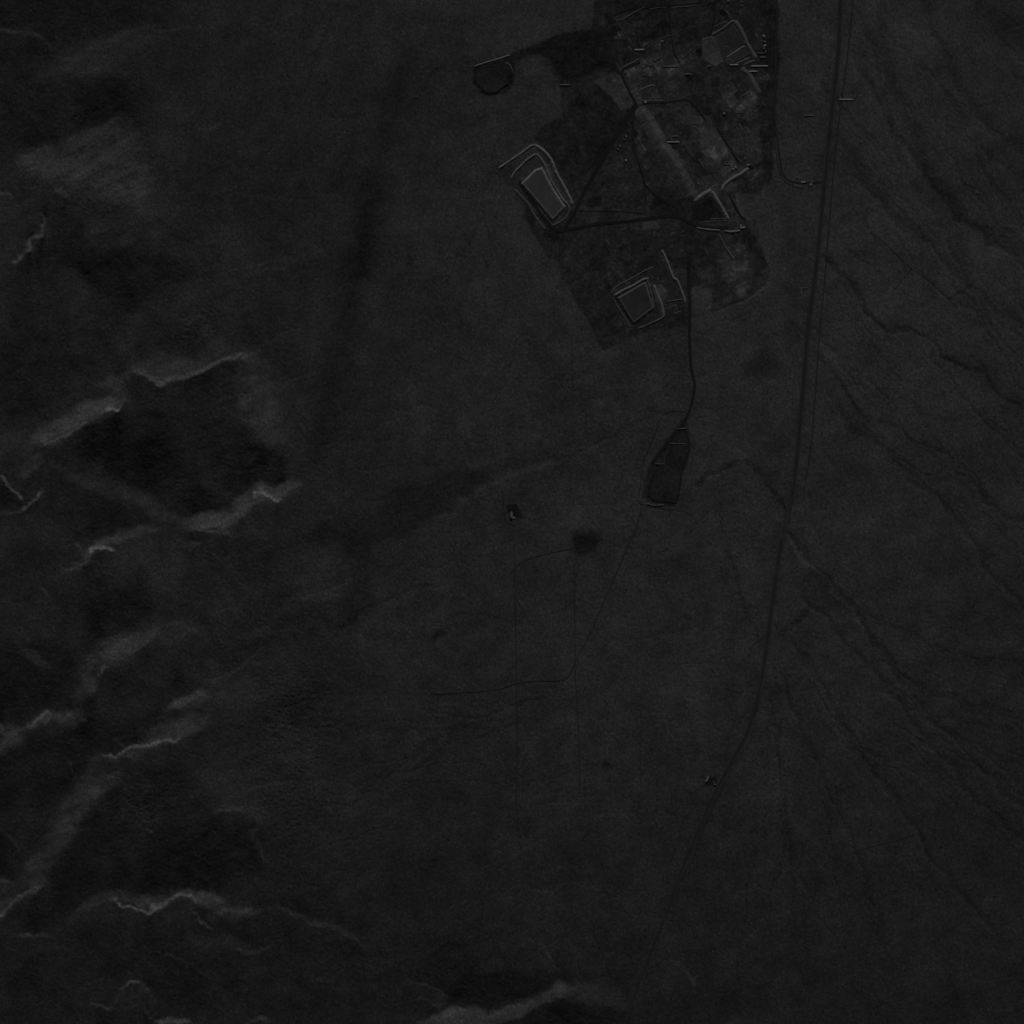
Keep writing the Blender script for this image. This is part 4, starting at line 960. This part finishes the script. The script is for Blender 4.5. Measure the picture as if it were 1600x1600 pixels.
def basin(name, poly, depth, label, cat):
    """lined basin: low kerb of earth all round, sloping liner, dark floor a little below the kerb"""
    root = bpy.data.objects.new(name, None); COL.objects.link(root)
    cx = sum(p[0] for p in poly) / len(poly); cy = sum(p[1] for p in poly) / len(poly)
    x, y = wpos(cx, cy); zc = max(float(height(*p)) for p in dense(poly, 2.0)) + 0.7
    root.location = (x, y, zc); tag(root, label, cat)
    def ring(d, z, gr=False):
        op = offset_poly(poly, d); out = []
        for i in range(len(poly)):
            a, b = np.asarray(poly[i], float), np.asarray(poly[(i + 1) % len(poly)], float)
            k = max(int(np.hypot(*(b - a)) / 2.0), 1)
            out += [op[i] + (op[(i + 1) % len(poly)] - op[i]) * t / k for t in range(k)]
        res = []
        for p in out:
            X, Y = wpos(*p); res.append((X - x, Y - y, (float(height(*p)) - zc - 0.6) if gr else z))
        return res
    R = [ring(1.8, 0, True), ring(0.4, 0.15), ring(-0.3, 0.13), ring(-1.4, -0.1)]
    n = len(R[0]); V = [v for r_ in R for v in r_]
    F = [(a * n + i, a * n + (i + 1) % n, (a + 1) * n + (i + 1) % n, (a + 1) * n + i) for a in range(3) for i in range(n)]
    link_mesh("kerb", V, F, M_HAUL, root)
    bm = bmesh.new(); vs = [bm.verts.new(v) for v in R[3]]
    es = [bm.edges.new((vs[i], vs[(i + 1) % n])) for i in range(n)]
    bmesh.ops.triangle_fill(bm, edges=es, use_beauty=True)
    bmesh.ops.recalc_face_normals(bm, faces=bm.faces)
    me = bpy.data.meshes.new("liner"); bm.to_mesh(me); bm.free()
    if me.polygons and me.polygons[0].normal.z < 0: me.flip_normals()
    me.materials.append(M_LINER)
    o = bpy.data.objects.new("liner", me); COL.objects.link(o); o.parent = root
basin("settling_basin", [(743, 114), (752, 107), (764, 103), (777, 103), (789, 99), (797, 105), (798, 116), (792, 122), (793, 131), (784, 137), (776, 144), (764, 146), (755, 141), (747, 133), (742, 124)], 1, "round-cornered dark settling basin west of the works", "basin")
basin("evaporation_pond", [(1064, 672), (1072, 673), (1077, 692), (1077, 704), (1071, 724), (1064, 741), (1061, 768), (1056, 786), (1038, 784), (1022, 782), (1013, 774), (1016, 752), (1025, 735), (1039, 717), (1055, 692)], 1, "long dark evaporation pond at the end of the entrance road", "pond")

# ------------------------------------------------------------------ buildings and trucks
def box(V, F, x0, x1, y0, y1, z0, z1):
    b = len(V)
    V += [(x0, y0, z0), (x1, y0, z0), (x1, y1, z0), (x0, y1, z0), (x0, y0, z1), (x1, y0, z1), (x1, y1, z1), (x0, y1, z1)]
    F += [tuple(b + i for i in f) for f in ((0, 3, 2, 1), (4, 5, 6, 7), (0, 1, 5, 4), (1, 2, 6, 5), (2, 3, 7, 6), (3, 0, 4, 7))]

def part(name, mat, parent, boxes=None, V=None, F=None):
    if boxes is not None:
        V, F = [], []
        for bx in boxes: box(V, F, *bx)
    return link_mesh(name, V, F, mat, parent)

def roof_mesh(L, W, h, rise, ov=0.4, th=0.18):
    """single-pitch roof, high along the south wall"""
    l, w = L / 2 + ov, W / 2 + ov
    V = [(-l, -w, h + rise), (l, -w, h + rise), (l, w, h), (-l, w, h)]
    V += [(v[0], v[1], v[2] - th) for v in V]
    F = [(0, 1, 2, 3), (7, 6, 5, 4), (0, 4, 5, 1), (1, 5, 6, 2), (2, 6, 7, 3), (3, 7, 4, 0)]
    return V, F

def root_at(name, px, py, rot, label, cat, group=None):
    r = bpy.data.objects.new(name, None); COL.objects.link(r)
    x, y = wpos(px, py); r.location = (x, y, float(height(px, py)) + 0.15); r.rotation_euler = (0, 0, rot)
    return tag(r, label, cat, group)

def make_building(name, px, py, L, W, h, rot, label, cat, group, roof_mat=None, rise=None, doors=1):
    r = root_at(name, px, py, rot, label, cat, group)
    rise = W * 0.16 if rise is None else rise
    a, b, c = L / 2, W / 2, h - 0.25
    V = [(-a, -b, -1.5), (a, -b, -1.5), (a, b, -1.5), (-a, b, -1.5), (-a, -b, c + rise), (a, -b, c + rise), (a, b, c), (-a, b, c)]
    F = [(0, 3, 2, 1), (4, 5, 6, 7), (0, 1, 5, 4), (1, 2, 6, 5), (2, 3, 7, 6), (3, 0, 4, 7)]
    part("wall", M_WALL, r, V=V, F=F)
    V, F = roof_mesh(L, W, h, rise); part("roof", roof_mat or M_WHITE, r, V=V, F=F)
    for k in range(doors):
        cx = (k + 0.5) / doors * L - L / 2
        part("door", M_DOOR, r, [(cx - .55, cx + .55, -W / 2 - .06, -W / 2 + .02, 0, 2.1)])
        if L / doors > 5: part("window", M_GLASS, r, [(cx + 1.2, cx + 2.3, -W / 2 - .05, -W / 2 + .02, 1.0, 1.9)])
    return r

LS = "long low sheds of the works"  # unrotated entries are invented sheds standing in for sensor glint streaks
for px, py, L, W, rot, lab, mt in [
    (1187, 102.8, 64, 3.4, 0, "longest white sensor streak built as a shed, beside the access road", M_WHITE),
    (1147, 101.0, 32, 3.6, 0, "white sensor streak built as a shed west of the longest one", M_WHITE),
    (1177, 111.2, 31, 3.6, 0, "white sensor streak built as a shed just south of the longest one", M_WHITE),
    (1192, 89.0, 18, 4.2, 0, "shorter white sensor streak built as a shed north of the longest one", M_GALV),
    (999, 77.4, 36, 3.8, 0, "white sensor streak built as a shed in the northwest of the works", M_WHITE),
    (1052, 221.6, 46, 3.0, 0, "white sensor streak built as a shed standing alone beside the spoil bank", M_WHITE),
    (1322, 155.2, 50, 3.0, 0, "white sensor streak built as a shed alone on the desert east of the main road", M_WHITE),
    (882, 132.2, 36, 3.2, 0, "pale sensor streak built as a shed on the western boundary of the works", M_GALV),
    (1074, 115.6, 20, 3.0, 0, "small pale sensor streak built as a shed amid the northern works", M_GALV),
    (1264, 180.2, 36, 2.4, 0, "dull sensor streak built as a shed between the access road and the main road", M_GALV),
    (1188, 82.8, 28, 2.2, 0, "thin dull sensor streak built as a shed north of the row of huts", M_GALV),
    (1049, 103.4, 60, 2.0, 0, "thinnest dull sensor streak built as a shed, spanning the ground south of the parked trucks", M_GALV),
    (1055, 212.6, 22, 2.2, 0, "dull short sensor streak built as a shed north of the one beside the spoil bank", M_GALV),
    (1136, 256.6, 26, 2.0, 0, "dull thin sensor streak built as a shed at the end of the southeast haul road", M_GALV),
    (1105.2, 1217.2, 21, 3.4, math.radians(63), "white slanting shed beside the main road in the south", M_WHITE),
    (801.2, 809.0, 17, 3.6, math.radians(5), "white shed at the south edge of the lone dark yard", M_WHITE)]:
    make_building("streak_or_shed", px, py, L, W, 1.8, rot, lab, "shed", LS, mt, W * 0.20, max(1, int(L / 16)))

HT = "huts and site offices"
for px, py, L, W, rot, lab, mt in [
    (1193.6, 55.4, 7, 5.6, -.1, "northernmost hut of the column by the access road", M_WHITE),
    (1194.4, 57.6, 5, 4.6, .3, "small hut tucked against the northernmost hut of the column", M_GALV),
    (1194.7, 64.8, 8, 4.6, .1, "second hut of the column by the access road", M_GALV),
    (1195.2, 70.8, 9, 5.0, .25, "third and broadest hut of the column by the access road", M_WHITE),
    (1194.2, 75.2, 5, 6.6, .2, "fourth hut of the column by the access road", M_GALV),
    (1196.2, 80.4, 4, 7.0, 0, "southernmost narrow hut of the column by the access road", M_GALV),
    (1158.8, 2.4, 4.6, 4.6, 0, "hut on the northern edge, upper of two", M_GALV),
    (1159.0, 8.2, 4.6, 4.6, .2, "hut on the northern edge, lower of two", M_GALV),
    (1138.2, 1.4, 8, 4.0, .2, "hut on the northern edge west of the pair", M_GALV),
    (1106.4, 103.2, 6, 4.0, .2, "western hut of the pair below the small pale pad", M_GALV),
    (1109.6, 102.6, 6, 4.0, .3, "eastern hut of the pair below the small pale pad", M_GALV),
    (1008.7, 159.2, 7, 6.5, .3, "bright hut at the central road junction", M_WHITE),
    (978.0, 250.2, 5, 6, -.3, "hut alone south of the trucks by the haul road", M_WHITE),
    (1158.0, 352.3, 6.0, 5.0, 0, "northern weighbridge hut at the east end of the haul road", M_WHITE),
    (1162.6, 354.9, 6.0, 5.6, 0, "bright square hut at the very east end of the haul road", M_WHITE),
    (1158.6, 355.7, 12, 3.0, 0, "narrow white hut beside the bright square one at the haul road end", M_WHITE),
    (1244.6, 276.5, 5, 3.8, 0, "western of two small huts above the gate building", M_GALV),
    (1248.1, 276.5, 4.6, 3.8, 0, "eastern of two small huts above the gate building", M_GALV),
    (1253.8, 284.4, 7.6, 4.4, -.1, "gate building, western half", M_WHITE),
    (1257.2, 284.0, 6.6, 4.4, .4, "gate building, eastern half turned askew", M_WHITE),
    (1266.7, 288.2, 6, 6, .6, "bright guard hut at the main road turn-off", M_WHITE),
    (1116.7, 1225.4, 8.4, 3.6, 0, "low hut beside the main road in the south", M_GALV),
    (1115.3, 1222.0, 3.2, 4.4, 0, "tiny hut near the slanting shed in the south", M_GALV),
    (799.2, 804.4, 9.0, 17.0, 0, "large dull hall inside the lone dark yard", M_CONC),
    (799.6, 800.4, 3.4, 4, 0, "small annex on the hall inside the lone dark yard", M_WHITE),
    (1163.2, 247.2, 5, 4.0, -.4, "hut north of the scrap heaps in the southeast works", M_GALV),
    (1169.3, 257.3, 10, 4.4, .2, "long hut beside the scrap heaps in the southeast works", M_WHITE),
    (1145.4, 263.6, 5.4, 4.6, -.7, "western hut of two by the curved pale bank", M_WHITE),
    (1149.6, 260.6, 4.4, 6.6, .3, "eastern hut of two by the curved pale bank", M_WHITE),
    (1131.3, 177.0, 8, 3.6, -.9, "slanting hut alone in the dark strip", M_WHITE),
    (671.0, 1085.2, 3.4, 3.4, 0, "tiny hut at the western end of the long dirt track", M_GALV),
    (950.4, 1190.2, 3.6, 2.6, 0, "tiny hut on the plain north of a dark patch", M_GALV),
    (591.6, 1304.6, 5, 1.8, 0, "northern of two tiny sheds alone on the southern plain", M_GALV),
    (591.8, 1309.6, 5, 1.8, 0, "southern of two tiny sheds alone on the southern plain", M_GALV)]:
    make_building("site_hut", px, py, L, W, 2.5 if L < 15 else 3.6, rot, lab, "hut", HT, mt)

def wall_run(px0, py0, px1, py1, th, h, label):
    x0, y0 = wpos(px0, py0); x1, y1 = wpos(px1, py1)
    r = root_at("boundary_wall", (px0 + px1) / 2, (py0 + py1) / 2, math.atan2(y1 - y0, x1 - x0), label, "wall")
    L = math.hypot(x1 - x0, y1 - y0)
    part("panel", M_WALL, r, [(-L / 2, L / 2, -th / 2, th / 2, -1.2, h)])
    part("coping", M_WHITE, r, [(-L / 2 - .1, L / 2 + .1, -th / 2 - .15, th / 2 + .15, h, h + .15)])
wall_run(1268.4, 280.4, 1268.6, 286.8, 1.2, 3.0, "pale wall by the bright guard hut")
wall_run(1251.9, 451.0, 1251.8, 459.2, 1.2, 3.0, "pale wall alone west of the main road")
wall_run(1252.2, 450.7, 1262.0, 449.4, 0.7, 1.6, "low pale wall running east to the main road")

def make_truck(px, py, rot, L, label):
    r = root_at("dump_truck", px, py, rot, label, "truck", "pale dump trucks parked at the works")
    w = 3.4; c = 2.6
    part("chassis", M_DOOR, r, [(-L / 2, L / 2 - .3, -.6, .6, .9, 1.25)])
    V, F = [], []
    x0, x1 = -L / 2, L / 2 - c - .3
    box(V, F, x0, x1, -w / 2, w / 2, 1.3, 1.5)
    box(V, F, x0, x1, -w / 2, -w / 2 + .15, 1.5, 3.1); box(V, F, x0, x1, w / 2 - .15, w / 2, 1.5, 3.1)
    box(V, F, x0, x0 + .15, -w / 2 + .15, w / 2 - .15, 1.5, 3.0); box(V, F, x1 - .15, x1, -w / 2 + .15, w / 2 - .15, 1.5, 3.3)
    part("bed", M_WHITE, r, V=V, F=F)
    V, F = [], []
    a, b2 = L / 2 - c, L / 2
    V = [(a, -1.4, 1.0), (b2, -1.4, 1.0), (b2, 1.4, 1.0), (a, 1.4, 1.0), (a, -1.4, 3.3), (b2 - .5, -1.3, 3.3), (b2 - .5, 1.3, 3.3), (a, 1.4, 3.3), (b2, -1.4, 2.2), (b2, 1.4, 2.2)]
    F = [(0, 3, 2, 1), (4, 5, 6, 7), (0, 1, 8, 5, 4), (3, 7, 6, 9, 2), (0, 4, 7, 3), (1, 2, 9, 8), (8, 9, 6, 5)]
    cab = part("cab", M_WHITE, r, V=V, F=F)
    V = [(b2 + .02, -1.2, 2.3), (b2 + .02, 1.2, 2.3), (b2 - .40, 1.15, 3.15), (b2 - .40, -1.15, 3.15)]
    V += [(v[0] - .06, v[1], v[2]) for v in V]
    part("windscreen", M_GLASS, cab, V=V, F=[(0, 1, 2, 3), (7, 6, 5, 4), (0, 4, 5, 1), (1, 5, 6, 2), (2, 6, 7, 3), (3, 7, 4, 0)])
    for wx_ in (L / 2 - 1.3, -L / 2 + 1.2, -L / 2 + 2.7):
        for s in (-1, 1):
            V, F = [], []
            for yy in (s * 1.05, s * 1.5):
                for k in range(14):
                    an = 2 * math.pi * k / 14
                    V.append((wx_ + .6 * math.cos(an), yy, .6 + .6 * math.sin(an)))
            F = [tuple(range(14)), tuple(range(27, 13, -1))] + [(k, (k + 1) % 14, 14 + (k + 1) % 14, 14 + k) for k in range(14)]
            part("wheel", M_RUBBER, r, V=V, F=F)
for px, py, rot, L, lab in [
    (1004.9, 104.2, -1.2, 9, "dump truck alone at the west, near the haul road bend"),
    (1016.0, 97.2, -1.3, 8, "truck just east of the lone one, upper of two nose to tail"),
    (1016.5, 101.0, -1.2, 8, "truck just east of the lone one, lower of two nose to tail"),
    (1021.8, 93.6, -1.0, 9, "westernmost truck of the close-parked rank"),
    (1024.6, 92.8, -1.2, 9, "second truck from the west in the close-parked rank"),
    (1026.4, 90.6, -1.1, 9, "third truck from the west in the close-parked rank"),
    (1028.6, 90.0, -1.0, 9, "easternmost truck of the close-parked rank"),
    (1032.6, 87.4, -1.6, 9, "dump truck parked past the east end of the rank"),
    (977.2, 212.6, -.7, 9, "northernmost truck between the haul road and the track"),
    (978.6, 214.8, 1.2, 8, "truck closest to the track south of the northernmost one"),
    (975.2, 217.8, -.5, 10, "brightest truck of the small group by the haul road"),
    (969.2, 227.2, -1.3, 10, "truck standing midway down the haul road verge"),
    (965.2, 232.6, -.8, 10, "southernmost truck on the haul road verge")]:
    make_truck(px, py, rot, L, lab)
